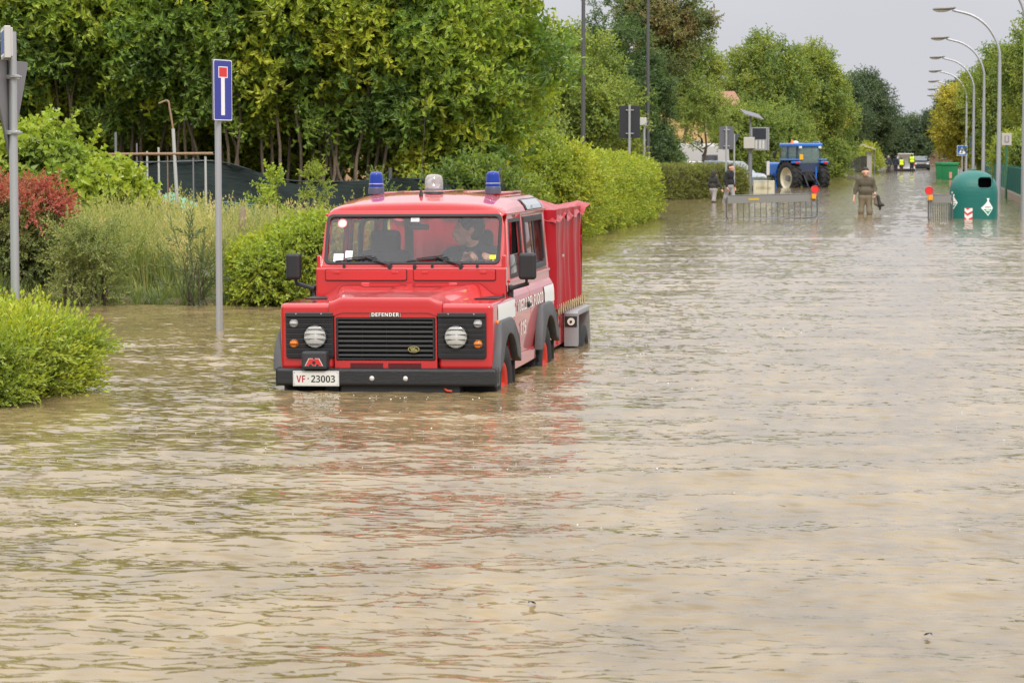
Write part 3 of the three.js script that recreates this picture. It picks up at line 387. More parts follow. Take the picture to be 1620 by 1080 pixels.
// bumper, plate, winch cover
{
  const b = carPart('bumper', [rb(1.74, 0.132, 0.13, 0.015, 0.535, -0.065, 0.022, 4)], std([0.017, 0.017, 0.019], 0.42, 0, { bumpMap: grainTex, bumpScale: 0.0015 }));
  for (const x of [-0.092, 0.172]) part('bolt', new THREE.SphereGeometry(0.02, 14, 8).scale(1, 1, 0.5).translate(x, 0.527, 0.0), std([0.62, 0.6, 0.56], 0.4, 0.4), b);
  for (const s of [-1, 1]) part('end_plate', rb(0.02, 0.14, 0.17, s * 0.86 + 0.015, 0.535, -0.09, 0.008, 3), std([0.022, 0.022, 0.024], 0.4), b);
  const np = carPart('number_plate', [rb(0.365, 0.118, 0.008, -0.53, 0.525, 0.012, 0.003)], std([0.62, 0.62, 0.6], 0.4));
  part('plate_print', quad(0.357, 0.11), plate(canvasTex(768, 236, (c, w, h) => { c.fillStyle = '#d3d2cc'; c.fillRect(0, 0, w, h); c.strokeStyle = '#8f8e88'; c.lineWidth = 5; c.strokeRect(5, 5, w - 10, h - 10); c.textBaseline = 'middle'; c.font = 'bold 150px sans-serif'; const put = (t, x, ww, f) => { c.fillStyle = f; c.save(); c.translate(x, h * 0.53); c.scale(ww / c.measureText(t).width, 1.06); c.fillText(t, 0, 0); c.restore(); }; put('VF', 52, 158, '#a3161c'); c.fillStyle = '#2a2a2a'; c.beginPath(); c.arc(252, h / 2, 12, 0, 7); c.fill(); put('23003', 296, 420, '#1c1c1e'); c.fillStyle = '#3a3a3a'; for (const [x, y] of [[22, 22], [746, 22], [22, 214], [746, 214]]) { c.beginPath(); c.arc(x, y, 7, 0, 7); c.fill(); } })), np, [-0.53, 0.525, 0.0165]);
  const wc = carPart('winch_cover', [rb(0.2, 0.14, 0.11, -0.535, 0.668, 0.0, 0.02, 3)], std([0.03, 0.03, 0.033], 0.55, 0, { bumpMap: grainTex, bumpScale: 0.002 }));
  // red outlined emblem of two mirrored peaks round a hub
  const peak = (m) => shapeOf([[-0.066, -0.026], [-0.038, 0.027], [-0.008, 0.027], [-0.004, 0.014], [0.004, 0.014], [0.008, 0.027], [0.038, 0.027], [0.066, -0.026], [0.038, -0.026], [0.033, -0.012], [0.016, -0.016], [0.012, -0.026], [-0.012, -0.026], [-0.016, -0.016], [-0.033, -0.012], [-0.038, -0.026]].map(([x, y]) => [x * m, y * m]));
  part('emblem_outline', ext(peak(1.1), 0.004).translate(-0.535, 0.655, 0.054), std([0.6, 0.55, 0.52], 0.5), wc); part('emblem', ext(peak(0.98), 0.004).translate(-0.535, 0.655, 0.0565), std([0.55, 0.03, 0.03], 0.5), wc); part('emblem_hub', cy(0.013, 0.013, 0.006, -0.535, 0.653, 0.06, 'z', 8), blackPlastic, wc);
  carPart('chassis_front', [rb(0.95, 0.13, 0.18, 0.12, 0.43, -0.13, 0.02), rb(0.12, 0.2, 0.3, -0.42, 0.46, -0.22, 0.02), rb(0.1, 0.1, 1.1, -0.37, 0.52, -0.6, 0.02), rb(0.1, 0.1, 1.1, 0.37, 0.52, -0.6, 0.02), rb(1.5, 0.1, 0.1, 0, 0.56, -0.2, 0.02)], std([0.014, 0.014, 0.015], 0.6));
  carPart('tow_hook', [tube([[0.46, 0.46, -0.06], [0.49, 0.435, -0.03], [0.53, 0.43, -0.03]], 0.009)], std([0.5, 0.06, 0.03], 0.6));
}
// body sides
{
  const prof = [[0.815, 0.6], [0.828, 0.74], [0.834, 0.92], [0.831, 1.04], [0.822, 1.09], [0.805, 1.12], [0.79, 1.14], [0.786, 1.21]], inner = prof.map(([x, y]) => [x - 0.035, y]).reverse();
  const side = (z0, z1) => ext(shapeOf([...prof, ...inner]), z1 - z0, 0.004, z0);
  const up = (sh, t = 0.03, off = 0) => (s) => mapGeo(ext(sh, t, 0.004), (u, v, w) => [s * (0.757 - (v - 1.2) * 0.08 + w + off), v, u], s > 0, 0.5);
  const doorUp = up(shapeOf([[-1.30, 1.205], [-2.212, 1.205], [-2.212, 1.752], [-1.485, 1.752]], [[[-1.40, 1.24], [-2.16, 1.24], [-2.16, 1.705], [-1.53, 1.705]]]));
  const qUp = up(shapeOf([[-2.232, 1.2], [-3.7, 1.2], [-3.7, 1.752], [-2.232, 1.752]], [rrect(-3.48, 1.275, -2.4, 1.69, 0.03)]));
  const qSeal = up(shapeOf([[-2.37, 1.25], [-3.51, 1.25], [-3.51, 1.715], [-2.37, 1.715]], [rrect(-3.45, 1.3, -2.43, 1.665, 0.03)]), 0.02, 0.018);
  const qBar = up(shapeOf([[-2.92, 1.29], [-2.95, 1.29], [-2.95, 1.68], [-2.92, 1.68]]), 0.015, 0.018);
  const dSeal = up(shapeOf([[-1.385, 1.23], [-2.172, 1.23], [-2.172, 1.716], [-1.52, 1.716]], [[[-1.42, 1.255], [-2.14, 1.255], [-2.14, 1.69], [-1.545, 1.69]]]), 0.012, 0.02);
  for (const s of [1, -1]) {
    const mir = (g) => (s > 0 ? g : mirrorX(g));
    const door = carPart('door', [mir(side(-2.215, -1.292)), doorUp(s)]);
    part('window_seal', dSeal(s), blackPlastic, door);
    part('window_pane', s > 0 ? up(shapeOf([[-1.41, 1.25], [-2.15, 1.25], [-2.15, 1.42], [-1.47, 1.42]]), 0.006, 0.008)(s) : up(shapeOf([[-1.41, 1.25], [-2.15, 1.25], [-2.15, 1.7], [-1.54, 1.7]]), 0.006, 0.008)(s), clearGlass, door);
    part('handle', mir(merge([rb(0.02, 0.03, 0.11, 0.85, 0.985, -2.06, 0.008), rb(0.012, 0.05, 0.14, 0.837, 0.985, -2.06, 0.004)])), blackPlastic, door);
    for (const y of [0.72, 1.03]) part('hinge', mir(rb(0.03, 0.035, 0.09, 0.835, y, -1.285, 0.008)), red, door);
    const q = carPart('rear_quarter', [cut(mir(side(-3.7, -2.23)), cy(0.45, 0.45, 0.4, s * 0.8, hubY, axleR, 'x', 40)), qUp(s), mir(rb(0.034, 0.13, 0.24, 0.8, 0.545, -3.58, 0.008))]);
    part('window_frame', merge([qSeal(s), qBar(s)]), blackPlastic, q);
    part('window_pane', up(shapeOf([[-2.39, 1.27], [-3.49, 1.27], [-3.49, 1.7], [-2.39, 1.7]]), 0.006, 0.008)(s), phy([0.88, 0.92, 0.9], 0.0, { transmission: 1, thickness: 0 }), q);
    carPart('sill', [mir(rb(0.05, 0.12, 1.5, 0.8, 0.55, -1.83, 0.015, 3))]);
    carPart('gutter', [mir(rb(0.035, 0.018, 2.3, 0.742, 1.757, -2.57, 0.005))]);
    carPart('waist_rail', [mir(rb(0.02, 0.02, 2.4, 0.79, 1.215, -2.5, 0.006))]);
    // wheel arch flares
    for (const [n, z] of [['wheel_arch_flare', axleF], ['wheel_arch_flare', axleR]]) {
      const arc = []; for (let i = 0; i <= 24; i++) { const a = lerp(-0.42, PI + 0.42, i / 24); arc.push([0.452 * cos(a), hubY + 0.452 * sin(a)]); }
      const f0 = 0.535, sh = shapeOf([[f0, 0.575], [f0 - 0.02, 0.68], [0.47, 0.79], [0.36, 0.92], [0.27, 0.95], [-0.27, 0.95], [-0.37, 0.92], [-0.48, 0.79], [-0.55, 0.66], [-0.57, 0.575], ...arc.filter(([, y]) => y > 0.575).reverse()]);
      carPart(n, [mapGeo(ext(sh, 0.075, 0.012), (u, v, w) => [s * (0.825 + w * (0.55 + 0.45 * smooth(0.98, 0.8, v))), v, z + u], s > 0, 0.7)], greyPlastic);
      if (z === axleR) carPart('wheel_well', [new THREE.CylinderGeometry(0.448, 0.448, 0.36, 32, 1, true, PI, PI).rotateZ(PI / 2).rotateX(-PI / 2).translate(s * 0.64, hubY, z), bx(0.02, 0.5, 0.9, s * 0.46, 0.62, z)], rubber);
      // wheel
      const w = carPart('wheel', [cy(0.1, 0.1, 0.1, s * 0.72, hubY, z, 'x')], greySteel); w.name = 'wheel';
      const treadP = [[0.215, -0.06], [0.225, -0.09], [0.3, -0.108], [0.355, -0.1], [0.383, -0.075], [0.388, -0.03], [0.388, 0.03], [0.383, 0.075], [0.355, 0.1], [0.3, 0.108], [0.225, 0.09], [0.215, 0.06]];
      const blocks = []; for (let i = 0; i < 40; i++) { const a = i / 40 * 2 * PI; for (const e of [-1, 1]) blocks.push(rb(0.07, 0.02, 0.036, 0, 0, 0, 0.004, 1).rotateY(e * 0.3).translate(e * 0.055, 0.388, 0).rotateX(a + (e > 0 ? 0.07 : 0)).translate(s * 0.755, hubY, z)); }
      part('tyre', merge([lathe(treadP, 48).rotateZ(PI / 2).translate(s * 0.755, hubY, z), ...blocks]), rubber, w);
      part('rim', merge([lathe([[0.06, 0.035], [0.075, 0.05], [0.14, 0.03], [0.165, 0.06], [0.19, 0.075], [0.222, 0.085], [0.222, 0.06], [0.19, 0.03], [0.1, 0.0], [0.001, 0.0]], 36).rotateZ(s > 0 ? -PI / 2 : PI / 2).translate(s * 0.755, hubY, z), cy(0.06, 0.065, 0.08, s * 0.8, hubY, z, 'x')]), std([0.58, 0.03, 0.015], 0.5), w);
      carPart('mud_flap', [rb(0.24, 0.26, 0.012, s * 0.74, 0.46, z - 0.47, 0.005)], rubber);
    }
  }
  // white band with lettering, thin sheets standing on the paint of the near and far side
  const bandPts = (y0, y1, off) => { const ys = []; for (let i = 0; i <= 6; i++) ys.push(lerp(y0, y1, i / 6)); const xAt = (y) => { for (let i = 1; i < prof.length; i++) if (y <= prof[i][1]) { const t = (y - prof[i - 1][1]) / (prof[i][1] - prof[i - 1][1]); return lerp(prof[i - 1][0], prof[i][0], t) + off; } return prof[7][0] + off; }; return ys.map((y) => [xAt(y), y]); };
  const band = (s, z0, z1, y0, y1, off = 0.006) => { const P = bandPts(y0, y1, off); return surf(1, 6, (u, v) => { const q = P[Math.round(v * 6)]; return [s * q[0], q[1], s > 0 ? lerp(z0, z1, u) : lerp(z1, z0, u)]; }); };
  const white = std([0.74, 0.75, 0.73], 0.4);
  for (const s of [1, -1]) {
    carPart('white_band', [surf(1, 4, (u, v) => [s * (0.8435 - 0.004 * smooth(0.75, 1, v)), lerp(0.935, 1.075, v), s > 0 ? lerp(-0.36, -1.27, u) : lerp(-1.27, -0.36, u)])], white);
    carPart('white_band', [band(s, -3.06, -3.68, 0.935, 1.085)], white);
    const tex = canvasTex(1024, 128, (c, w, h) => { c.clearRect(0, 0, w, h); c.fillStyle = '#e6e4de'; c.font = 'bold 118px sans-serif'; c.textBaseline = 'middle'; c.textAlign = 'center'; c.translate(w / 2, h / 2 + 6); const t = 'VIGILI DEL FUOCO'; c.scale(0.97 * w / c.measureText(t).width, 1.1); c.fillText(t, 0, 0); });
    carPart('side_lettering', [band(s, -1.42, -3.0, 0.945, 1.075, 0.0065)], new THREE.MeshStandardMaterial({ map: tex, transparent: true, alphaTest: 0.5, roughness: 0.4 }));
    const t2 = canvasTex(256, 128, (c, w, h) => { c.clearRect(0, 0, w, h); c.fillStyle = '#e6e4de'; c.font = 'bold 126px sans-serif'; c.textBaseline = 'middle'; c.textAlign = 'center'; c.fillText('115', w / 2, h / 2 + 6); });
    carPart('phone_number', [band(s, -1.55, -1.95, 0.74, 0.9, 0.0065)], new THREE.MeshStandardMaterial({ map: t2, transparent: true, alphaTest: 0.5, roughness: 0.4 }));
    const t3 = canvasTex(512, 64, (c, w, h) => { c.clearRect(0, 0, w, h); c.fillStyle = '#7c1216'; c.font = 'bold 56px sans-serif'; c.textBaseline = 'middle'; c.textAlign = 'center'; c.translate(w / 2, h / 2 + 3); const t = 'IL TUO SOCCORSO'; c.scale(0.97 * w / c.measureText(t).width, 1.0); c.fillText(t, 0, 0); });
  }
  // tailgate wall with window openings
  carPart('rear_wall', [ext(shapeOf([[-0.79, 0.6], [0.79, 0.6], [0.785, 1.2], [0.735, 1.75], [-0.735, 1.75], [-0.785, 1.2]], [rrect(-0.69, 1.28, -0.53, 1.67, 0.04), rrect(-0.45, 1.28, 0.45, 1.67, 0.04), rrect(0.53, 1.28, 0.69, 1.67, 0.04)]), 0.03, 0.003, -3.73)], std([0.14, 0.14, 0.15], 0.7));
  carPart('rear_pane', [bx(1.45, 0.42, 0.005, 0, 1.475, -3.735)], clearGlass);
}
// bulkhead, vents, windscreen
{
  carPart('bulkhead', [rb(1.57, 0.27, 0.13, 0, 1.2, -1.215, 0.02, 3), rb(1.62, 0.5, 0.1, 0, 0.86, -1.3, 0.02)]);
  for (const s of [-1, 1]) {
    carPart('vent_seal', [ext(rrect(s * 0.365 - 0.34, 1.226, s * 0.365 + 0.34, 1.322, 0.016, THREE.Shape), 0.004).translate(0, 0, -1.1505)], blackPlastic);
    const f = carPart('vent_flap', [ext(rrect(s * 0.365 - 0.334, 1.232, s * 0.365 + 0.334, 1.316, 0.014, THREE.Shape), 0.014, 0.004).translate(0, 0, -1.149)]);
    for (const e of [-0.24, 0.24]) part('flap_hinge', rb(0.05, 0.02, 0.01, s * 0.365 + e, 1.296, -1.134, 0.003), red, f);
    carPart('screen_bracket', [rb(0.032, 0.15, 0.05, s * 0.765, 1.36, -1.2, 0.014, 3)]);
    for (const e of [0.18, 0.55]) carPart('screen_bolt', [rb(0.022, 0.025, 0.02, s * e, 1.343, -1.165, 0.004)], blackPlastic);
  }
  const lean = Math.atan2(0.185, 0.45), place = (g) => T(g, 0, 1.345, -1.205, -lean, 0, 0);
  const outer = (m) => shapeOf([[-0.755 - m, -0.012], [0.755 + m, -0.012], [0.742 + m, 0.36], [0.722 + m, 0.44], [0.68 + m, 0.485], [-0.68 - m, 0.485], [-0.722 - m, 0.44], [-0.742 - m, 0.36]]);
  const fo = outer(0); fo.holes.push(rrect(-0.715, 0.024, 0.715, 0.435, 0.045)); carPart('windscreen_frame', [place(ext(fo, 0.05, 0.006, -0.05))]);
  const so = rrect(-0.728, 0.012, 0.728, 0.449, 0.055, THREE.Shape); so.holes.push(rrect(-0.702, 0.036, 0.702, 0.424, 0.045)); carPart('windscreen_seal', [place(ext(so, 0.016, 0.004, -0.006))], blackPlastic);
  const glass = carPart('windscreen', [place(bx(1.42, 0.405, 0.005, 0, 0.23, -0.012))], phy([1, 1, 1], 0.0, { transmission: 1, thickness: 0, ior: 1.52 }));
  const stick = (name, x, y, w, h, tex, round) => part(name, place((round ? new THREE.CircleGeometry(w / 2, 28) : quad(w, h)).translate(x, y, -0.0075)), plate(tex), glass);
  stick('round_sticker', -0.6, 0.375, 0.085, 0.085, canvasTex(128, 128, (c) => { c.fillStyle = '#b9323a'; c.fillRect(0, 0, 128, 128); c.fillStyle = '#e8d9d6'; c.beginPath(); c.arc(64, 64, 55, 0, 7); c.fill(); c.strokeStyle = '#b9323a'; c.lineWidth = 9; c.setLineDash([6, 5]); c.beginPath(); c.arc(64, 64, 46, 0, 7); c.stroke(); c.fillStyle = '#f3f2ef'; c.beginPath(); c.arc(64, 64, 36, 0, 7); c.fill(); c.fillStyle = '#333a40'; c.font = 'bold 36px sans-serif'; c.textAlign = 'center'; c.fillText('C71', 64, 77); }), true);
  const slip = (seed) => canvasTex(96, 96, (c) => { const r = rng(seed); c.fillStyle = '#e4e6e8'; c.fillRect(0, 0, 96, 96); c.fillStyle = '#8f979e'; for (let y = 12; y < 88; y += 12) c.fillRect(10, y, 30 + r() * 46, 4); });
  stick('paper_slip', -0.612, 0.075, 0.082, 0.07, slip(3)); stick('paper_slip', -0.527, 0.098, 0.06, 0.075, slip(4)); stick('top_label', 0.005, 0.405, 0.07, 0.035, slip(5));
  stick('yellow_sticker', 0.665, 0.08, 0.05, 0.035, canvasTex(16, 16, (c) => { c.fillStyle = '#dede2a'; c.fillRect(0, 0, 16, 16); }));
  // wipers
  for (const [px, x0, x1] of [[-0.17, -0.63, -0.29], [0.415, -0.035, 0.3]]) {
    const w = carPart('wiper', [place(bar([px, -0.005, 0.03], [(x0 + x1) / 2 + 0.06, 0.075, 0.022], 0.009, 0.006)), T(cy(0.016, 0.018, 0.05, 0, 0, 0, 'z'), px, 1.338, -1.175)], blackPlastic);
    part('wiper_blade', place(merge([bar([x0, 0.036, 0.012], [x1, 0.072, 0.012], 0.0065), bar([x0 + 0.08, 0.055, 0.022], [x1 - 0.04, 0.082, 0.022], 0.0055)])), blackPlastic, w);
  }
  carPart('washer_jet', [rb(0.03, 0.04, 0.03, 0.035, 1.335, -1.165, 0.006)], blackPlastic);
}
// roof
const roofProf = [[0.757, 1.748], [0.753, 1.77], [0.736, 1.806], [0.7, 1.846], [0.635, 1.88], [0.52, 1.906], [0.3, 1.925], [0, 1.933]];
const roofAt = (u, v, off = 0) => {            // u -1..1 across, v 0..1 along
  const f = abs(u) * 7, i = min(6, floor(f)), k = 7 - f, ii = min(6, floor(k)), t = k - ii, a = roofProf[ii], b = roofProf[ii + 1];
  const z = lerp(-1.395, -3.74, v), tf = clamp((-1.395 - z) / 0.8), tr = clamp((3.74 + z) / 0.12), g = (0.4 + 0.16 * sqrt(1 - (1 - clamp(tf / 0.1)) ** 2) + 0.44 * (1 - (1 - tf) ** 1.7)) * (0.6 + 0.4 * sqrt(1 - (1 - tr) ** 2));
  const x = lerp(a[0], b[0], t) + off * (1 - abs(ii - 7) / 9 > 0.5 ? 0.3 : 0.9), y = 1.748 + (lerp(a[1], b[1], t) - 1.748 + off) * g;
  return [Math.sign(u) * x * (0.965 + 0.035 * smooth(0, 0.12, tf)), y, z];
};
{
  const r = carPart('roof', [surf(84, 90, (u, v) => roofAt((u * 2 - 1) || 1e-6, clamp((v - 0.01) / 0.98)).map((c, i) => (i === 1 && (v < 0.005 || v > 0.995) ? 1.745 : c)), false)]);
  part('headliner', bx(1.44, 0.01, 2.2, 0, 1.765, -2.6), std([0.45, 0.45, 0.44], 0.9), r);
  for (let i = 0; i < 5; i++) { const x = -0.52 + i * 0.26; part('roof_rib', mapGeo(rb(0.06, 0.02, 1.25, x, 0, -3.03, 0.009, 3), (a, b, c) => [a, b + 1.926 - 0.045 * a * a, c]), red, r); }
  for (const s of [1, -1]) {
    const patch = (u0, u1, z0, z1, off) => surf(10, 14, (u, v) => { const p = roofAt(s * lerp(u0, u1, u), 0.0001 + (-1.395 - lerp(z0, z1, v)) / 2.345, 0); return [p[0] + s * off * 0.8, p[1] + off * 0.6, p[2]]; }, s > 0);
    part('alpine_frame', patch(0.9, 0.52, -2.5, -3.52, 0.006), blackPlastic, r); part('alpine_pane', patch(0.87, 0.56, -2.56, -3.46, 0.009), phy([0.28, 0.32, 0.34], 0.03, { clearcoat: 1 }), r);
  }
  // beacons
  const blueGlass = phy([0.008, 0.05, 0.42], 0.06, { transmission: 0.35, thickness: 0, ior: 1.49 });
  for (const x of [-0.505, 0.505]) {
    const b = carPart('blue_beacon', [lathe([[0.07, 0], [0.068, 0.05], [0.062, 0.058]], 28).translate(x, 1.915, -2.3)], std([0.07, 0.075, 0.11], 0.35));
    part('dome', lathe([[0.062, 0.055], [0.061, 0.09], [0.056, 0.155], [0.053, 0.17], [0.045, 0.182], [0.02, 0.188], [0.001, 0.189]], 28).translate(x, 1.915, -2.3), blueGlass, b);
    part('reflector', [cy(0.03, 0.035, 0.09, x, 2.02, -2.3)][0], std([0.25, 0.3, 0.5], 0.25, 0.8), b); part('collar', lathe([[0.0635, 0.082], [0.0645, 0.086], [0.0635, 0.09]], 28).translate(x, 1.915, -2.3), chrome, b);
  }
  const m = carPart('clear_roof_lamp', [lathe([[0.084, 0], [0.082, 0.035], [0.076, 0.042]], 28).translate(0.05, 1.895, -2.0)], blackPlastic);
  part('dome', lathe([[0.077, 0.035], [0.077, 0.12], [0.072, 0.155], [0.058, 0.178], [0.03, 0.187], [0.001, 0.188]], 28).translate(0.05, 1.895, -2.0), phy([0.86, 0.86, 0.86], 0.05, { transmission: 0.75, thickness: 0, ior: 1.49 }), m);
  part('reflector', lathe([[0.001, -0.03], [0.035, -0.015], [0.055, 0.02]], 24).rotateX(PI / 2).translate(0.05, 2.0, -2.0), std([0.85, 0.85, 0.85], 0.15, 1), m); part('band', lathe([[0.0775, 0.05], [0.0785, 0.055], [0.0785, 0.065], [0.0775, 0.07]], 28).translate(0.05, 1.895, -2.0), std([0.2, 0.2, 0.2], 0.4), m);
  const an = carPart('aerial', [lathe([[0.022, 0], [0.016, 0.03], [0.009, 0.07], [0.001, 0.08]], 16).translate(-0.015, 1.885, -1.75)], blackPlastic); part('whip', bar([-0.015, 1.96, -1.75], [-0.0, 2.75, -1.95], 0.0028, 0.0015, 6), blackPlastic, an);
}
// mirrors
for (const s of [1, -1]) {
  const m = carPart('door_mirror', [rb(s > 0 ? 0.145 : 0.12, 0.215, 0.055, s * 0.965, 1.345, -1.13, 0.035, 5)], blackPlastic);
  part('mirror_arm', merge([bar([s * 0.955, 1.25, -1.15], [s * 0.95, 1.205, -1.17], 0.012), rb(0.17, 0.035, 0.04, 0, 0, 0, 0.012).rotateZ(s * 0.28).translate(s * 0.885, 1.182, -1.2), rb(0.04, 0.11, 0.06, s * 0.812, 1.135, -1.24, 0.012)]), blackPlastic, m);
  part('mirror_glass', T(bx(0.125, 0.19, 0.003), s * 0.965, 1.345, -1.159), chrome, m);
}
// inside of the cab
{
  const trim = std([0.1, 0.1, 0.11], 0.8);
  carPart('dashboard', [rb(1.5, 0.16, 0.3, 0, 1.2, -1.47, 0.04, 3), rb(0.42, 0.09, 0.16, 0.37, 1.3, -1.5, 0.03, 3)], trim);
  carPart('cab_floor', [bx(1.55, 0.04, 2.5, 0, 0.62, -2.5)], trim);
  carPart('dash_papers', [rb(0.13, 0.07, 0.02, 0.04, 1.33, -1.4, 0.003).rotateX(0), rb(0.12, 0.06, 0.02, 0.2, 1.325, -1.42, 0.003)], std([0.62, 0.62, 0.6], 0.7));
  carPart('rear_view_mirror', [rb(0.17, 0.05, 0.03, 0.01, 1.655, -1.5, 0.015, 3), bar([0.01, 1.66, -1.5], [0.01, 1.76, -1.46], 0.008)], blackPlastic);
  for (const x of [-0.42, 0.38]) { const st = carPart('seat', [rb(0.46, 0.16, 0.48, x, 0.86, -1.95, 0.05, 3), rb(0.44, 0.52, 0.14, x, 1.18, -2.24, 0.06, 3).rotateX(0)], fabric(0.06, 0.06, 0.072)); part('headrest', rb(0.26, 0.22, 0.1, x, 1.5, -2.27, 0.05, 4), fabric(0.06, 0.06, 0.072), st); }
  const w = carPart('steering_wheel', [T(new THREE.TorusGeometry(0.205, 0.016, 10, 40), 0.38, 1.275, -1.73, -0.62, 0, 0)], blackPlastic);
  part('spokes', merge([T(bx(0.38, 0.035, 0.015), 0.38, 1.275, -1.73, -0.62, 0, 0), bar([0.38, 1.275, -1.73], [0.38, 1.2, -1.55], 0.03)]), blackPlastic, w);
  carPart('roll_bar', [tube([[-0.7, 0.7, -2.5], [-0.69, 1.3, -2.5], [-0.66, 1.68, -2.5], [-0.5, 1.72, -2.5], [0.5, 1.72, -2.5], [0.66, 1.68, -2.5], [0.69, 1.3, -2.5], [0.7, 0.7, -2.5]], 0.025, 60)], trim);
}
// driver, sitting in the left seat and looking towards the passenger side
{
  const d = thing('person', 'driver in dark uniform at the wheel of the red car, looking aside', 'person', [CAR[0] + 0.36, CAR[1] + 0.94, CAR[2] - 2.04]);
  const head = sdf(headBones(), 0.014, 0.007).rotateY(-1.25).translate(-0.03, 0.66, 0.06);
  const hands = [...handBones([-0.03, 0.44, 0.22], [0.45, 0.2, 0.3], [0, -0.5, 0.85], -1, 0.9), ...handBones([0.17, 0.42, 0.26], [0.1, 0.35, 0.5], [-0.2, -0.4, 0.7], 1, 0.9)];
  part('body', [head, sdf([[[0, 0.48, -0.02], [-0.01, 0.62, 0.04], 0.06, 0.058], [[0, 0.3, -0.08], [0, 0.48, -0.03], 0.1, 0.06], [[-0.2, 0.22, 0.12], [-0.03, 0.43, 0.21], 0.045, 0.03], [[0.26, 0.2, 0.08], [0.17, 0.41, 0.25], 0.045, 0.03]], 0.02, 0.014), sdf(hands, 0.006, 0.006)], skin, d);
  const sleeve = [[[-0.18, 0.44, -0.05], [-0.34, 0.28, 0.06], 0.085, 0.07], [[-0.34, 0.28, 0.06], [-0.08, 0.4, 0.18], 0.066, 0.044], [[0.18, 0.44, -0.05], [0.29, 0.2, 0.05], 0.085, 0.07], [[0.29, 0.2, 0.05], [0.18, 0.39, 0.22], 0.066, 0.046]];
  part('jacket', sdf([[[-0.12, 0.0, -0.05], [0.12, 0.0, -0.05], 0.16, 0.16], [[-0.11, 0.3, -0.08], [0.11, 0.3, -0.08], 0.155, 0.155], [[-0.14, 0.43, -0.06], [0.14, 0.43, -0.06], 0.085, 0.085], [[0, 0.47, -0.04], [0, 0.53, -0.01], 0.09, 0.075], ...sleeve], 0.03, 0.018), fabric(0.035, 0.04, 0.05), d);
  part('trousers', sdf([[[-0.1, -0.03, 0], [-0.13, 0.02, 0.42], 0.1, 0.08], [[0.1, -0.03, 0], [0.13, 0.02, 0.42], 0.1, 0.08], [[-0.13, 0.02, 0.42], [-0.13, -0.24, 0.55], 0.075, 0.05], [[0.13, 0.02, 0.42], [0.13, -0.24, 0.55], 0.075, 0.05]], 0.03, 0.025), fabric(0.02, 0.022, 0.028), d);
  part('hair', sdf([[[0, 0.05, -0.03], [0, 0.075, -0.005], 0.098, 0.088], [[0, 0, -0.05], [0, 0.05, -0.05], 0.075, 0.09], [[-0.085, 0.03, 0.0], [-0.08, 0.06, 0.03], 0.022, 0.028], [[0.085, 0.03, 0.0], [0.08, 0.06, 0.03], 0.022, 0.028], [[-0.04, 0.115, 0.045], [0.04, 0.115, 0.045], 0.03, 0.03]], 0.014, 0.009).rotateY(-1.25).translate(-0.03, 0.66, 0.06), hairDark, d);
}
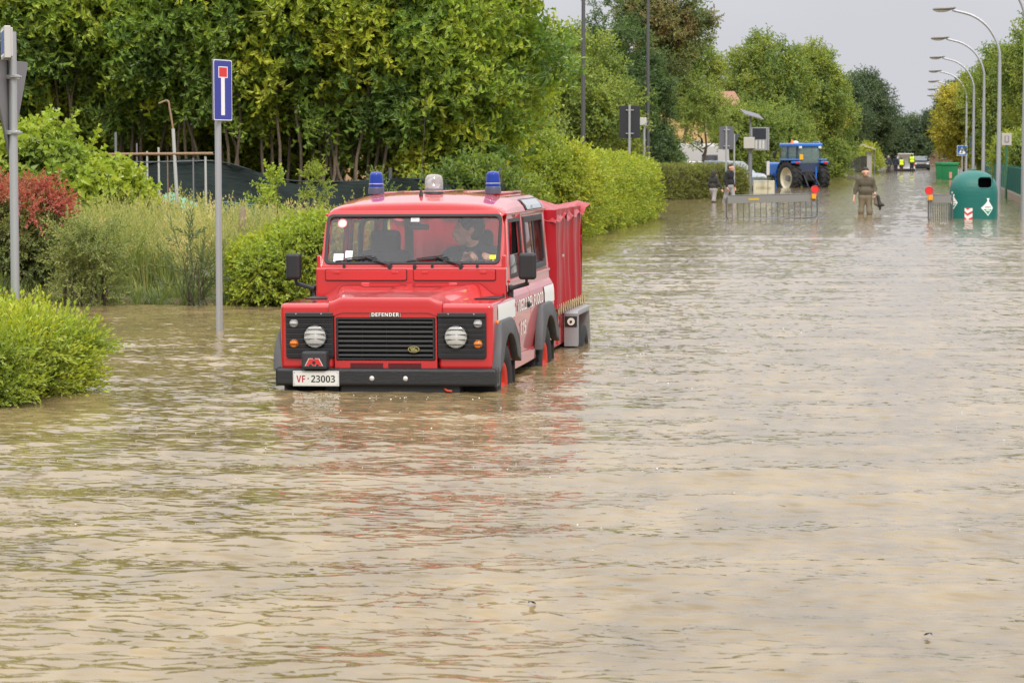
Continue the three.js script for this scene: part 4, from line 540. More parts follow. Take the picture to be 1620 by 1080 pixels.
// ---------------------------------------------------------------- covered trailer
{
  const t = thing('covered_trailer', 'small box trailer under a red laced tarpaulin towed behind the red car', 'trailer', [CAR[0], CAR[1], CAR[2] - 4.15]);
  const L = 2.15, hw = 0.76, yb = 0.83, yt = 1.74;
  const tarpMat = phy([0.34, 0.004, 0.011], 0.3, { specularIntensity: 0.55, clearcoat: 0.18, clearcoatRoughness: 0.1, side: THREE.DoubleSide });
  const perim = (s) => { const P = 2 * (L + 2 * hw), q = s * P; let x, z, nx, nz; if (q < 2 * hw) { x = -hw + q; z = 0; nx = 0; nz = 1; } else if (q < 2 * hw + L) { x = hw; z = -(q - 2 * hw); nx = 1; nz = 0; } else if (q < 4 * hw + L) { x = hw - (q - 2 * hw - L); z = -L; nx = 0; nz = -1; } else { x = -hw; z = -L + (q - 4 * hw - L); nx = -1; nz = 0; } return [x, z, nx, nz, q]; };
  const curtain = surf(420, 40, (u, v) => {
    const [x, z, nx, nz, q] = perim(u % 1), fold = 0.5 + 0.5 * n2(q * 0.9, 4), ph = q * 13 + 3.6 * n2(q * 1.3, 1) + v * 0.5 * n2(q * 2, 5), f = (0.062 * (1 - abs(sin(ph / 2)) * 1.5) + 0.012 * sin(q * 21 + 3.5 * n2(q * 2.1, 9)) + 0.012 * n2(q * 3, v * 1.6)) * (0.5 + 0.5 * v) * (0.15 + 1.1 * fold), sag = -0.02 * smooth(0, 0.4, v) * (1 - v);
    const o = f + sag; return [x + nx * o, lerp(yt, yb, v) + 0.018 * sin(q * 9) * v - 0.03 * n2(q * 0.7, 2) * v, z + nz * o];
  }, true);
  part('tarpaulin', curtain, tarpMat, t);
  part('tarpaulin_top', surf(90, 120, (u, v) => {
    const a = u * 2 - 1, b = v, x = a * (hw + 0.03), z = lerp(0.05, -L - 0.06, b), e = smooth(0.9, 1, abs(a)), ez = smooth(0.955, 1, abs(b * 2 - 1)), k = max(e, ez);
    const drop = k * (0.075 + 0.02 * sin(z * 11 + 3 * n2(z * 1.6, a)) + 0.012 * sin(x * 17)), corner = smooth(0.86, 1, b) * smooth(0.7, 1, a);
    return [x + 0.012 * n2(z * 5, a) * k + 0.04 * corner, yt + 0.045 - 0.06 * a * a + 0.03 * n2(x * 2, z * 1.7) + 0.012 * n2(x * 7, z * 6) - drop * (1 - corner) + 0.045 * corner, z - 0.04 * corner];
  }, false), tarpMat, t);
  part('trailer_box', [rb(1.46, 0.42, L - 0.06, 0, 0.66, -L / 2, 0.012)], red, t);
  for (const z of [-0.5, -0.95]) part('side_rib', rb(0.02, 0.38, 0.03, 0.735, 0.66, z, 0.004), red, t);
  part('chassis', [rb(1.2, 0.08, L, 0, 0.42, -L / 2, 0.02), bar([0, 0.46, 0], [0, 0.46, 0.45], 0.04), rb(0.12, 0.1, 0.2, 0, 0.48, 0.38, 0.02)], greySteel, t);
  const rope = [], rp = (i) => [hw + 0.03 + (i % 2 ? 0.006 : 0), i % 2 ? 0.77 : 0.865, -0.03 - i * (L - 0.06) / 26]; for (let i = 0; i < 26; i++) rope.push(bar(rp(i), rp(i + 1), 0.0045, 0.0045, 6));
  part('lacing_rope', rope, std([0.4, 0.31, 0.17], 0.9), t);
  for (let i = 0; i < 13; i++) part('rope_hook', rb(0.02, 0.04, 0.02, hw - 0.012, 0.768, -0.11 - i * (L - 0.06) / 13, 0.003, 1), std([0.32, 0.3, 0.26], 0.5, 0.6), t);
  for (const s of [1, -1]) {
    const zc = -1.3, sh = shapeOf([[-0.42, 0.43], [-0.42, 0.74], [-0.39, 0.77], [0.45, 0.77], [0.49, 0.74], [0.58, 0.43], [0.52, 0.43], [0.44, 0.72], [-0.375, 0.72], [-0.385, 0.43]]);
    const m = part('mudguard', merge([mapGeo(ext(sh, 0.135, 0.006), (u, v, w) => [s * (0.745 + w), v, zc - u], s < 0, 0.5), s > 0 ? bx(0.008, 0.3, 0.05, 0.875, 0.6, zc + 0.385) : bx(0.008, 0.3, 0.05, -0.875, 0.6, zc + 0.385), rb(0.125, 0.33, 0.01, s * 0.812, 0.59, zc + 0.4, 0.003)]), std([0.3, 0.3, 0.31], 0.45, 0.35, { bumpMap: grainTex, bumpScale: 0.001 }), t);
    part('position_lamp', merge([cy(0.035, 0.035, 0.03, s * 0.815, 0.665, zc + 0.43, 'z')]), std([0.7, 0.68, 0.6], 0.3), m); part('lamp_plate', rb(0.115, 0.1, 0.02, s * 0.812, 0.665, zc + 0.42, 0.004), blackPlastic, m); part('lamp_centre', cy(0.012, 0.012, 0.01, s * 0.815, 0.665, zc + 0.449, 'z'), blackPlastic, m);
    const w = part('wheel', cy(0.08, 0.08, 0.1, s * 0.8, 0.31, zc, 'x'), greySteel, t); part('tyre', lathe([[0.17, -0.07], [0.2, -0.09], [0.29, -0.08], [0.31, -0.05], [0.31, 0.05], [0.29, 0.08], [0.2, 0.09], [0.17, 0.07]], 40).rotateZ(PI / 2).translate(s * 0.815, 0.31, zc), rubber, w); part('rim', lathe([[0.001, 0.04], [0.08, 0.045], [0.12, 0.02], [0.17, 0.065], [0.18, 0.07], [0.18, 0.04]], 30).rotateZ(s > 0 ? -PI / 2 : PI / 2).translate(s * 0.815, 0.31, zc), greySteel, w);
  }
  part('buckle', rb(0.012, 0.025, 0.09, hw + 0.045, 1.31, -0.35, 0.004), std([0.5, 0.5, 0.46], 0.4, 0.7), t);
}
// ---------------------------------------------------------------- signs and posts near the camera
const signBack = std([0.15, 0.15, 0.155], 0.5, 0.3), alu = std([0.42, 0.43, 0.44], 0.42, 0.6, { bumpMap: grainTex, bumpScale: 0.001 });
const post = (h, r, y0 = 0) => cy(r, r, h, 0, y0 + h / 2, 0, 'y', 18);
function signPanel(parent, w, h, y, tex, turn, off = 0.05, r = 0.02) {       // flat road sign: aluminium tray, printed face, two clamps
  const f = new THREE.Group(); f.name = 'sign_face_frame'; const nx = sin(turn) * off, nz = cos(turn) * off;
  const p = part('sign_panel', [ext(rrect(-w / 2, -h / 2, w / 2, h / 2, r, THREE.Shape), 0.018, 0.003, -0.009)], signBack, parent, [nx, y, nz], [0, turn, 0]);
  if (tex) part('sign_print', ext(rrect(-w / 2 + 0.004, -h / 2 + 0.004, w / 2 - 0.004, h / 2 - 0.004, r, THREE.Shape), 0.002).translate(0, 0, 0.0095), null, p).material = planar(tex, w, h);
  for (const e of [-0.3, 0.3]) part('clamp', rb(0.1, 0.03, off * 1.2, 0, e * h, -off * 0.55, 0.004), alu, p); return p;
}
function planar(tex, w, h) { const t = tex.clone(); t.wrapS = t.wrapT = THREE.ClampToEdgeWrapping; t.repeat.set(1 / w, 1 / h); t.offset.set(0.5, 0.5); t.needsUpdate = true; return new THREE.MeshStandardMaterial({ map: t, roughness: 0.4 }); }   // extruded shapes carry uv in metres
{
  const t = thing('dead_end_sign', 'blue dead end sign with red and white T on a grey post in the water', 'road sign', [-7.18, -0.42, -27.4]);
  part('post', [post(3.2, 0.034)], alu, t); part('post_cap', cy(0.036, 0.036, 0.02, 0, 3.21, 0), blackPlastic, t);
  signPanel(t, 0.41, 0.63, 2.905, canvasTex(328, 504, (c, w, h) => { c.fillStyle = '#e8e8ec'; c.fillRect(0, 0, w, h); c.fillStyle = '#2b3594'; c.beginPath(); c.roundRect(10, 10, w - 20, h - 20, 18); c.fill(); c.fillStyle = '#ecebea'; c.fillRect(w * 0.26, h * 0.115, w * 0.5, h * 0.185); c.fillRect(w * 0.4, h * 0.28, w * 0.2, h * 0.63); c.fillStyle = '#d42a2c'; c.fillRect(w * 0.295, h * 0.13, w * 0.43, h * 0.155); }), THREE.MathUtils.degToRad(77), 0.05);
}
{
  const t = thing('give_way_sign_post', 'grey post with back of a triangular sign at the left edge', 'road sign', [-6.985, -0.42, -20.4]);
  part('post', [post(3.2, 0.034)], alu, t);
  const a = THREE.MathUtils.degToRad(18 + 180 + 72), tri = new THREE.Shape(), S = 0.45, H = 0.78; tri.moveTo(-S + 0.05, 0); tri.lineTo(S - 0.05, 0); tri.quadraticCurveTo(S, 0, S - 0.03, -0.05); tri.lineTo(0.03, -H + 0.05); tri.quadraticCurveTo(0, -H, -0.03, -H + 0.05); tri.lineTo(-S + 0.03, -0.05); tri.quadraticCurveTo(-S, 0, -S + 0.05, 0);
  const p = part('triangular_panel', [ext(tri, 0.02, 0.003)], std([0.2, 0.2, 0.205], 0.5, 0.35), t, [-0.035, 2.98, -0.045], [0, a, 0]);
  for (const y of [2.85, 2.42]) part('clamp', merge([rb(0.09, 0.035, 0.09, 0, y, 0, 0.006), bar([0.0, y, 0.05], [0.09, y, 0.05], 0.008)]), std([0.5, 0.5, 0.5], 0.35, 0.8), t);
  const b = part('boxed_sign', [rb(0.05, 0.245, 0.6, 0, 0, 0, 0.006), rb(0.02, 0.22, 0.56, 0.032, 0, 0, 0.004)], std([0.48, 0.47, 0.46], 0.5, 0.2), t, [-0.03, 3.11, 0.06], [0, 0.375, 0]);
  part('sign_print', quad(0.56, 0.21), plate(canvasTex(256, 96, (c, w, h) => { c.fillStyle = '#e4e4e6'; c.fillRect(0, 0, w, h); c.fillStyle = '#1d4a9a'; c.fillRect(8, 8, w - 16, h - 16); })), b, [-0.0275, 0, 0], [0, -PI / 2, 0]);
}
// ---------------------------------------------------------------- garden behind the shore
{
  const t = thing('shade_net_fence', 'dark green shade net fence below the laurel trees', 'fence', [-10, 0, -42]);
  const net = std([0.012, 0.022, 0.021], 0.85, 0, { bumpMap: grainTex, bumpScale: 0.01, side: THREE.DoubleSide }), topY = (x) => 1.68 - 0.3 * smooth(-11.4, -9.3, x - 0) + 0.05 * sin(x * 2.1);
  part('net', surf(160, 24, (u, v) => { const x = lerp(-13.6, -6.4, u); return [x + 10, lerp(0.1, topY(x) + 0.02 * sin(x * 5.3), v), 0.07 * n2(x * 1.6, v * 1.3) + 0.035 * sin(x * 8 + v * 3) * v]; }), net, t);
  for (let i = 0; i < 5; i++) part('post', cy(0.03, 0.03, 1.7, -3.5 + i * 1.75, 0.75, -0.12), darkPost, t);
  part('top_wire', tube([-3.6, -2.6, -1.8, -0.9, 0, 1, 2, 3.6].map((x) => [x, topY(x - 10) + 0.005, 0.01]), 0.012, 50, 6), std([0.02, 0.03, 0.03], 0.7), t);
  const low = thing('green_mesh_screen', 'low translucent green mesh screen in front of the shade net', 'fence', [-10.9, 0.25, -40.7]);
  part('mesh_sheet', surf(90, 10, (u, v) => { const x = lerp(-1.35, 1.6, u); return [x, lerp(0.1, 0.78 + 0.07 * sin(x * 3.4) + 0.03 * sin(x * 9), v), 0.1 * sin(x * 4 + v)]; }), std([0.03, 0.1, 0.085], 0.7, 0, { side: THREE.DoubleSide, transparent: true, opacity: 0.55 }), low);
  for (let i = 0; i < 4; i++) part('edge_cord', tube(Array.from({ length: 14 }, (_, k) => { const x = lerp(-1.35, 1.6, k / 13); return [x, 0.76 - i * 0.1 + 0.07 * sin(x * 3.4) + 0.02 * sin(x * 7 + i), 0.1 * sin(x * 4 + 1)]; }), 0.006, 40, 5), std([0.16, 0.34, 0.28], 0.7), low);
  const sheet = thing('mint_cover_sheet', 'small mint green plastic sheet among the garden stakes', 'tarpaulin', [-11.45, 0.3, -40.4]);
  part('sheet', surf(20, 12, (u, v) => [lerp(-0.35, 0.5, u), 0.75 + 0.3 * (1 - abs(u * 2 - 0.9)) * 0.6 + 0.03 * n2(u * 4, v * 3) - 0.1 * v, lerp(-0.3, 0.3, v)]), std([0.2, 0.42, 0.3], 0.5, 0, { side: THREE.DoubleSide }), sheet); part('stand', merge([bar([-0.3, -0.2, 0], [-0.3, 0.8, 0], 0.012), bar([0.4, -0.2, 0], [0.4, 0.85, 0], 0.012)]), darkPost, sheet);
}
{
  const t = thing('garden_trellis', 'garden trellis of upright stakes and one long wooden rail', 'trellis', [-11.4, 0.2, -40]), wood = std([0.3, 0.19, 0.12], 0.9, 0, { bumpMap: grainTex, bumpScale: 0.004 }), pale = std([0.42, 0.42, 0.4], 0.7);
  const st = (px, y0, lean, r, m) => part('stake', bar([px, -0.3, 0], [px - lean, y0, 0], r, r * 0.8, 8), m, t);
  st(-0.68, 1.95, 0.0, 0.025, greySteel); st(-0.35, 1.78, 0, 0.016, greySteel); st(-0.19, 1.66, 0, 0.02, pale); st(0, 1.72, 0.01, 0.02, pale); st(0.13, 1.62, 0, 0.012, wood); st(0.53, 1.56, 0, 0.016, greySteel); st(0.73, 1.58, 0.01, 0.022, pale);
  part('bent_stake', bar([0.33, -0.3, 0], [0.22, 2.0, 0], 0.032, 0.026), pale, t); part('bent_tip', tube([[0.22, 2.0, 0], [0.17, 2.3, 0], [0.14, 2.42, 0], [0.0, 2.38, 0]], 0.015), wood, t);
  part('rail', tube([[-1.3, 1.6, 0], [-0.5, 1.615, 0.02], [0.2, 1.62, 0.01], [0.84, 1.625, 0]], 0.022, 30, 8), wood, t); part('tie_wire', tube([[-1.3, 1.53, 0], [-0.2, 1.5, 0.02], [0.84, 1.52, 0]], 0.006, 30, 5), greySteel, t);
}
{
  const t = thing('wooden_stub_post', 'short weathered wooden post in the grass right of the dead end sign', 'post', [-8.75, 0.2, -34.6]); part('post', [cy(0.045, 0.05, 1.0, 0, 0.4, 0), cy(0.02, 0.045, 0.05, 0, 0.925, 0)], std([0.32, 0.25, 0.18], 0.9, 0, { bumpMap: grainTex, bumpScale: 0.01 }), t);
}
// ---------------------------------------------------------------- street lamps on the right
{
  const galv = std([0.38, 0.39, 0.41], 0.45, 0.5, { bumpMap: grainTex, bumpScale: 0.001 }), ord = ['nearest curved street lamp at the right edge beside the green bell', 'second curved street lamp, its post just right of the green bell', 'third curved street lamp from the camera on the right side', 'fourth curved street lamp from the camera on the right side', 'fifth curved street lamp from the camera on the right side', 'sixth curved street lamp from the camera on the right side', 'seventh curved street lamp from the camera on the right side', 'farthest curved street lamp on the right side'];
  let proto;
  for (let k = 0; k < 8; k++) {
    const pos = [2.86 + 0.035 * k, -0.42, -76.3 - 26 * k];
    if (!proto) {
      proto = thing('street_lamp', ord[0], 'street lamp', pos, 0, 'curved street lamps on the right');
      part('post', merge([cy(0.06, 0.095, 5.6, 0, 2.8, 0, 'y', 16), cy(0.1, 0.1, 0.9, 0, 0.45, 0, 'y', 16)]), galv, proto);
      part('arm', tube([[0, 5.55, 0], [-0.02, 5.95, 0], [-0.16, 6.4, 0], [-0.5, 6.92, 0], [-1.0, 7.28, 0], [-1.75, 7.5, 0]], 0.05, 40, 12), galv, proto);
      const hd = part('lamp_head', mapGeo(new THREE.SphereGeometry(0.5, 28, 16), (x, y, z) => [x * 0.86 - 2.05, y * 0.19 + 7.56 + 0.05 * x, z * 0.4 * (1 - 0.35 * x)], false, 1.2), std([0.25, 0.25, 0.26], 0.5, 0.3), proto);
      part('lamp_lens', mapGeo(new THREE.SphereGeometry(0.38, 20, 10, 0, 2 * PI, PI / 2, PI / 2), (x, y, z) => [x * 0.86 - 2.15, y * 0.3 + 7.53, z * 0.4]), std([0.6, 0.6, 0.58], 0.2), hd);
    } else { const c = proto.clone(); c.name = numbered('street_lamp'); c.position.set(...pos); c.userData = { ...proto.userData, label: ord[k] }; scene.add(c); }
  }
}
// tall dark lamp posts and backs of signs on the left
[['tall dark lamp post rising behind the roadside hedge on the left', -8.5, -69, 9], ['tall dark lamp post at the far end of the roadside hedge', -8.53, -86, 9.6]].forEach(([l, x, z, h]) => {
  const t = thing('tall_lamp_post', l, 'street lamp', [x, -0.1, z], 0, 'tall dark lamp posts on the left'); part('post', [cy(0.04, 0.062, h, 0, h / 2, 0, 'y', 14)], darkPost, t); part('lamp_head', [rb(0.8, 0.1, 0.3, 0.35, h + 0.03, 0, 0.04, 3)], darkPost, t); if (z < -80) part('sticker', rb(0.13, 0.1, 0.13, 0, 1.75, 0, 0.02), whitePaint, t);
});
function backSign(name, label, x, z, w, h, yc, turn, m, tri) {
  const t = thing(name, label, 'road sign', [x, -0.42, z]); part('post', [post(yc + h / 2 + 0.44, 0.038)], alu, t);
  if (tri) { const s = shapeOf([[-w / 2, h / 2], [w / 2, h / 2], [0, -h / 2]]); part('sign_panel', ext(s, 0.02, 0.003), m, t, [0, yc + 0.42, -0.07], [0, turn, 0]); }
  else { const p = part('sign_panel', ext(rrect(-w / 2, -h / 2, w / 2, h / 2, 0.03, THREE.Shape), 0.02, 0.003), m, t, [0, yc + 0.42, -0.07], [0, turn, 0]); for (const e of [-0.36, 0.36]) part('clamp', rb(0.24, 0.03, 0.05, 0, e * h, 0.045, 0.005), alu, p); }
  return t;
}
backSign('sign_back', 'large black back of a rectangular sign above the roadside hedge', -8.69, -82, 0.62, 0.98, 2.755, 0.1, std([0.018, 0.02, 0.026], 0.5));
backSign('sign_back', 'grey back of a rectangular sign above the two walking people', -7.06, -100.5, 0.56, 0.83, 2.36, 0.3, std([0.1, 0.1, 0.115], 0.5));
backSign('sign_back', 'small dark triangular sign back beside the solar display', -7.27, -108, 0.5, 0.42, 2.33, -0.5, std([0.07, 0.085, 0.12], 0.5), true);
{
  const t = thing('camera_box_post', 'grey post with a small white camera box by the tall lamp post', 'camera', [-8.45, -0.42, -84]); part('post', [post(3.3, 0.045)], alu, t); part('camera_box', [rb(0.2, 0.25, 0.3, -0.03, 3.2, 0, 0.02), rb(0.16, 0.08, 0.14, -0.2, 3.22, 0, 0.02)], std([0.5, 0.5, 0.49], 0.5), t);
}
{
  const t = thing('solar_speed_display', 'speed display on a grey pole with a solar panel on top', 'speed display', [-7.68, -0.42, -125]);
  part('pole', [cy(0.08, 0.11, 3.0, 0, 1.5, 0, 'y', 16), cy(0.05, 0.05, 1.2, 0, 3.4, 0)], greySteel, t); part('battery_box', [rb(0.5, 0.52, 0.28, -0.04, 2.68, 0.2, 0.03)], std([0.44, 0.42, 0.38], 0.5), t);
  const d = part('display_board', [rb(0.78, 1.05, 0.1, 0.42, 2.86, 0, 0.02)], std([0.3, 0.31, 0.33], 0.5, 0.3), t); part('dark_panel', rb(0.62, 0.5, 0.03, 0.41, 3.1, 0.06, 0.01), std([0.02, 0.024, 0.034], 0.4), d); for (const x of [0.27, 0.45, 0.6]) part('white_strip', rb(0.1, 0.4, 0.02, x, 2.6, 0.06, 0.01), std([0.5, 0.5, 0.48], 0.5), d); part('edge_tube', bar([0.84, 2.35, 0.08], [0.84, 3.4, 0.08], 0.03), alu, d);
  part('solar_panel', [rb(0.95, 0.05, 0.75, 0, 0, 0, 0.01)], std([0.33, 0.31, 0.29], 0.5, 0.3), t, [0.06, 3.98, 0], [0.35, 0.4, -0.4]); part('cell_sheet', bx(0.88, 0.006, 0.68, 0, 0.03, 0), std([0.012, 0.016, 0.04], 0.15), t.children[t.children.length - 1]);
}
{
  const t = thing('graffiti_block', 'pale concrete block with faded graffiti in front of the tractor', 'concrete block', [-6.85, -0.42, -121.5], 0.08), tex = canvasTex(256, 128, (c, w, h) => { const r = rng(8); c.fillStyle = '#c5bda6'; c.fillRect(0, 0, w, h); for (let i = 0; i < 150; i++) { c.fillStyle = ['#b3ab93', '#d2cab2', '#a39b7c'][floor(r() * 3)]; c.globalAlpha = 0.25; c.fillRect(r() * w, r() * h, 4 + r() * 16, 2 + r() * 8); } c.globalAlpha = 1; c.strokeStyle = '#8f8a45'; c.lineWidth = 5; for (let i = 0; i < 9; i++) { c.beginPath(); const x = 30 + i * 22; c.moveTo(x, 45 + r() * 15); c.lineTo(x + 10 * (r() - 0.3), 85); c.lineTo(x + 14, 50 + r() * 20); c.stroke(); } });
  part('block', [cut(rb(0.95, 1.0, 0.55, 0, 0.5, 0, 0.03, 2), bx(0.8, 0.2, 0.4, 0, 0.98, 0))], std([0.45, 0.42, 0.33], 0.9), t); part('graffiti', quad(0.88, 0.5), plate(tex, 0.9), t, [0, 0.68, 0.2785]);
  foliage('moss', crown([[0, 1.0, 0, 0.42, 0.08, 0.2]], { clumps: 14, per: 3, R: 0.05, scale: 0.35, pal: PAL.mid, seed: 71 }), SP.hedge[0], leafMat, t);
  const m = thing('marker_post', 'thin white marker post standing before the graffiti block', 'marker post', [-6.62, -0.42, -120.6]); part('rod', [post(1.8, 0.014)], darkPost, m); part('white_plate', rb(0.13, 0.62, 0.02, 0, 1.55, 0.02, 0.02), std([0.55, 0.53, 0.5], 0.6), m);
}
// ---------------------------------------------------------------- flood barriers
function barrier(label, pos, turn, W, H, n, lampX) {
  const t = thing('crowd_barrier', label, 'barrier', pos, turn, 'metal crowd barriers across the street'), f = std([0.13, 0.13, 0.13], 0.55, 0.5), r = 0.1;
  const pts = [[-W / 2, r, 0], [-W / 2, H - r, 0], [-W / 2 + 0.03, H - 0.03, 0], [-W / 2 + r, H, 0], [W / 2 - r, H, 0], [W / 2 - 0.03, H - 0.03, 0], [W / 2, H - r, 0], [W / 2, r, 0], [W / 2 - 0.03, 0.03, 0], [W / 2 - r, 0, 0], [-W / 2 + r, 0, 0], [-W / 2 + 0.03, 0.03, 0]];
  part('frame', new THREE.TubeGeometry(new THREE.CatmullRomCurve3(pts.map((p) => V(...p)), true, 'catmullrom', 0.02), 120, 0.02, 8, true), f, t);
  for (let i = 1; i < n; i++) part('bar', bar([-W / 2 + W * i / n, 0.01, 0], [-W / 2 + W * i / n, H - 0.02, 0], 0.011, 0.011, 6), f, t);
  part('board', rb(W - 0.06, 0.2, 0.012, 0, H - 0.115, 0.024, 0.004), std([0.2, 0.2, 0.19], 0.6), t); if (W > 2) part('yellow_patch', rb(0.3, 0.06, 0.006, -W * 0.2, H - 0.11, 0.034, 0.002), std([0.5, 0.33, 0.04], 0.6), t);
  for (const e of [-0.28, 0.28]) part('foot', merge([bar([e * W, -0.38, 0], [e * W, 0, 0], 0.018), bar([e * W, -0.37, -0.3], [e * W, -0.37, 0.3], 0.018)]), f, t);
  const l = part('warning_lamp', rb(0.13, 0.15, 0.09, lampX, H - 0.07, 0.06, 0.02), phy([0.75, 0.33, 0.02], 0.4), t); part('red_lens', cy(0.1, 0.1, 0.09, lampX + (lampX > 0 ? 0.03 : -0.04), H + 0.12, 0.06, 'z', 28), phy([0.7, 0.02, 0.02], 0.25, { clearcoat: 0.5 }), l); part('lens_ring', new THREE.TorusGeometry(0.1, 0.012, 8, 28).translate(lampX + (lampX > 0 ? 0.03 : -0.04), H + 0.12, 0.105), phy([0.5, 0.02, 0.02], 0.4), l); return t;
}
barrier('long metal barrier with a red lamp standing mid street in the water', [-4.04, 0.0, -75.8], 0.28, 2.58, 0.66, 16, 1.18).rotation.z = 0.022;
barrier('short metal barrier with a red lamp left of the green bell', [0.57, -0.05, -74.2], 0.1, 0.64, 0.74, 13, -0.28);
// ---------------------------------------------------------------- green bell container
{
  const t = thing('bell_container', 'big dark green bell shaped glass recycling container in the water', 'recycling bin', [1.5, -0.42, -76.9]), bellGreen = std([0.004, 0.125, 0.105], 0.45, 0, { bumpMap: grainTex, bumpScale: 0.004 });
  const rad = (y) => (y < 1.05 ? 0.665 : 0.665 * pow(max(0, 1 - pow((y - 1.05) / 0.705, 2.6)), 0.42)), at = (a, y, off = 0) => { const e = 0.62, cx = Math.sign(cos(a)) * pow(abs(cos(a)), e), cz = Math.sign(sin(a)) * pow(abs(sin(a)), e), R = rad(y) + off; return [cx * R, y, cz * R]; };
  const ys = [...Array(26)].map((_, i) => (i < 9 ? 1.05 * i / 9 : 1.05 + 0.705 * sin((i - 9) / 16 * PI / 2)));
  const shell = surf(88, 25, (u, v) => at(u * 2 * PI, ys[Math.round(v * 25)]), false);
  const base = surf(88, 1, (u, v) => { const p = at(u * 2 * PI, 0); return [p[0] * v, 0, p[2] * v]; });
  const body = merge([shell, base]); part('bell_body', cut(body, rb(0.38, 0.31, 0.8, 0.29, 1.41, 0.6, 0.09, 4)), bellGreen, t);
  part('opening_rim', ext((() => { const s = rrect(-0.215, -0.175, 0.215, 0.175, 0.1, THREE.Shape); s.holes.push(rrect(-0.18, -0.145, 0.18, 0.145, 0.09)); return s; })(), 0.1, 0.01).rotateX(-0.25), bellGreen, t, [0.29, 1.4, 0.46]);
  part('dark_opening', [cut(rb(0.46, 0.38, 0.5, 0.29, 1.4, 0.26, 0.05), rb(0.4, 0.32, 0.5, 0.29, 1.4, 0.31, 0.05))], std([0.006, 0.006, 0.006], 0.9), t);
  part('lifting_lug', [rb(0.12, 0.06, 0.08, 0, 1.76, 0, 0.02)], bellGreen, t);
  const dia = canvasTex(256, 256, (c, w) => { c.clearRect(0, 0, w, w); const d = (s) => { c.beginPath(); c.moveTo(w / 2, w * (0.56 - s)); c.lineTo(w * (0.5 + s), w * 0.56); c.lineTo(w / 2, w * (0.56 + s)); c.lineTo(w * (0.5 - s), w * 0.56); c.closePath(); }; c.fillStyle = '#e9ecea'; d(0.43); c.fill(); c.fillRect(w * 0.4, 4, w * 0.2, w * 0.07); c.fillRect(w * 0.44, 4, w * 0.12, w * 0.2); c.save(); d(0.36); c.clip(); c.fillStyle = '#1d9a72'; c.fillRect(0, w * 0.62, w, w); c.restore(); c.fillStyle = '#6d5f66'; c.font = 'bold 44px sans-serif'; c.textAlign = 'center'; c.fillText('vetro', w / 2, w * 0.56); c.fillStyle = '#f0f0f0'; c.fillRect(w * 0.36, w * 0.66, w * 0.28, w * 0.05); });
  const dm = new THREE.MeshStandardMaterial({ map: dia, transparent: true, alphaTest: 0.5, roughness: 0.5 });
  const wrap = (name, a0, a1, y0, y1, m) => part(name, surf(16, 4, (u, v) => at(lerp(a0, a1, u), lerp(y0, y1, v), 0.006)), m, t);
  wrap('diamond_sticker', 1.49, 0.8, 0.5, 1.0, dm); wrap('diamond_sticker', 2.72, 2.06, 0.68, 1.1, dm);
  wrap('white_label', 2.62, 2.48, 1.12, 1.17, whitePaint);
  wrap('chevron_strip', 1.78, 1.58, 0.36, 0.72, plate(canvasTex(64, 128, (c, w, h) => { c.fillStyle = '#e8e4e0'; c.fillRect(0, 0, w, h); c.fillStyle = '#d03a44'; for (const y of [-30, 28, 86]) { c.beginPath(); c.moveTo(0, y); c.lineTo(w / 2, y + 26); c.lineTo(w, y); c.lineTo(w, y + 24); c.lineTo(w / 2, y + 50); c.lineTo(0, y + 24); c.fill(); } })));
}
// wheeled bins far up the street
[[2.0, -184, 'nearer green wheeled bin far up the right side'], [1.65, -189, 'farther green wheeled bin behind the other one']].forEach(([x, z, l], i) => {
  const t = thing('wheeled_bin', l, 'bin', [x, -0.42, z], 0, 'green wheeled bins'), g = std([0.004, 0.16, 0.05], 0.5); part('bin_body', [mapGeo(rb(1.1, 1.2, 0.9, 0, 0.75, 0, 0.05, 3), (a, b, c) => [a * (0.86 + 0.14 * b / 1.35), b, c * (0.86 + 0.14 * b / 1.35)])], g, t); part('lid', [mapGeo(rb(1.2, 0.22, 1.0, 0, 1.42, 0, 0.06, 3), (a, b, c) => [a, b + 0.1 * cos(c * 2.6), c])], g, t); part('front_marker', rb(0.17, 0.42, 0.01, 0.05, 0.72, 0.43, 0.003), std([0.6, 0.25, 0.22], 0.5), t); for (const s of [-1, 1]) part('wheel', cy(0.1, 0.1, 0.05, s * 0.45, 0.1, 0.3, 'x'), rubber, t);
});
// blue signs
const crossing = canvasTex(128, 128, (c, w) => { c.fillStyle = '#e4e8ee'; c.fillRect(0, 0, w, w); c.fillStyle = '#1b4f9e'; c.fillRect(5, 5, w - 10, w - 10); c.fillStyle = '#f0f2f4'; c.beginPath(); c.moveTo(64, 18); c.lineTo(112, 108); c.lineTo(16, 108); c.fill(); c.fillStyle = '#14181c'; c.beginPath(); c.arc(66, 48, 7, 0, 7); c.fill(); c.lineWidth = 9; c.strokeStyle = '#14181c'; c.beginPath(); c.moveTo(66, 55); c.lineTo(62, 78); c.lineTo(50, 100); c.moveTo(62, 78); c.lineTo(78, 100); c.moveTo(66, 60); c.lineTo(82, 72); c.moveTo(66, 60); c.lineTo(48, 72); c.stroke(); });
[[-6.28, -165, 2.15, 'blue pedestrian crossing sign right behind the tractor'], [2.74, -180, 1.93, 'blue pedestrian crossing sign beside the green bell and bus stop']].forEach(([x, z, y, l]) => { const t = thing('crossing_sign', l, 'road sign', [x, -0.42, z], 0, 'blue pedestrian crossing signs'); part('post', [post(y + 0.8, 0.045)], alu, t); signPanel(t, 0.66, 0.66, y + 0.42, crossing, 0, 0.08); });
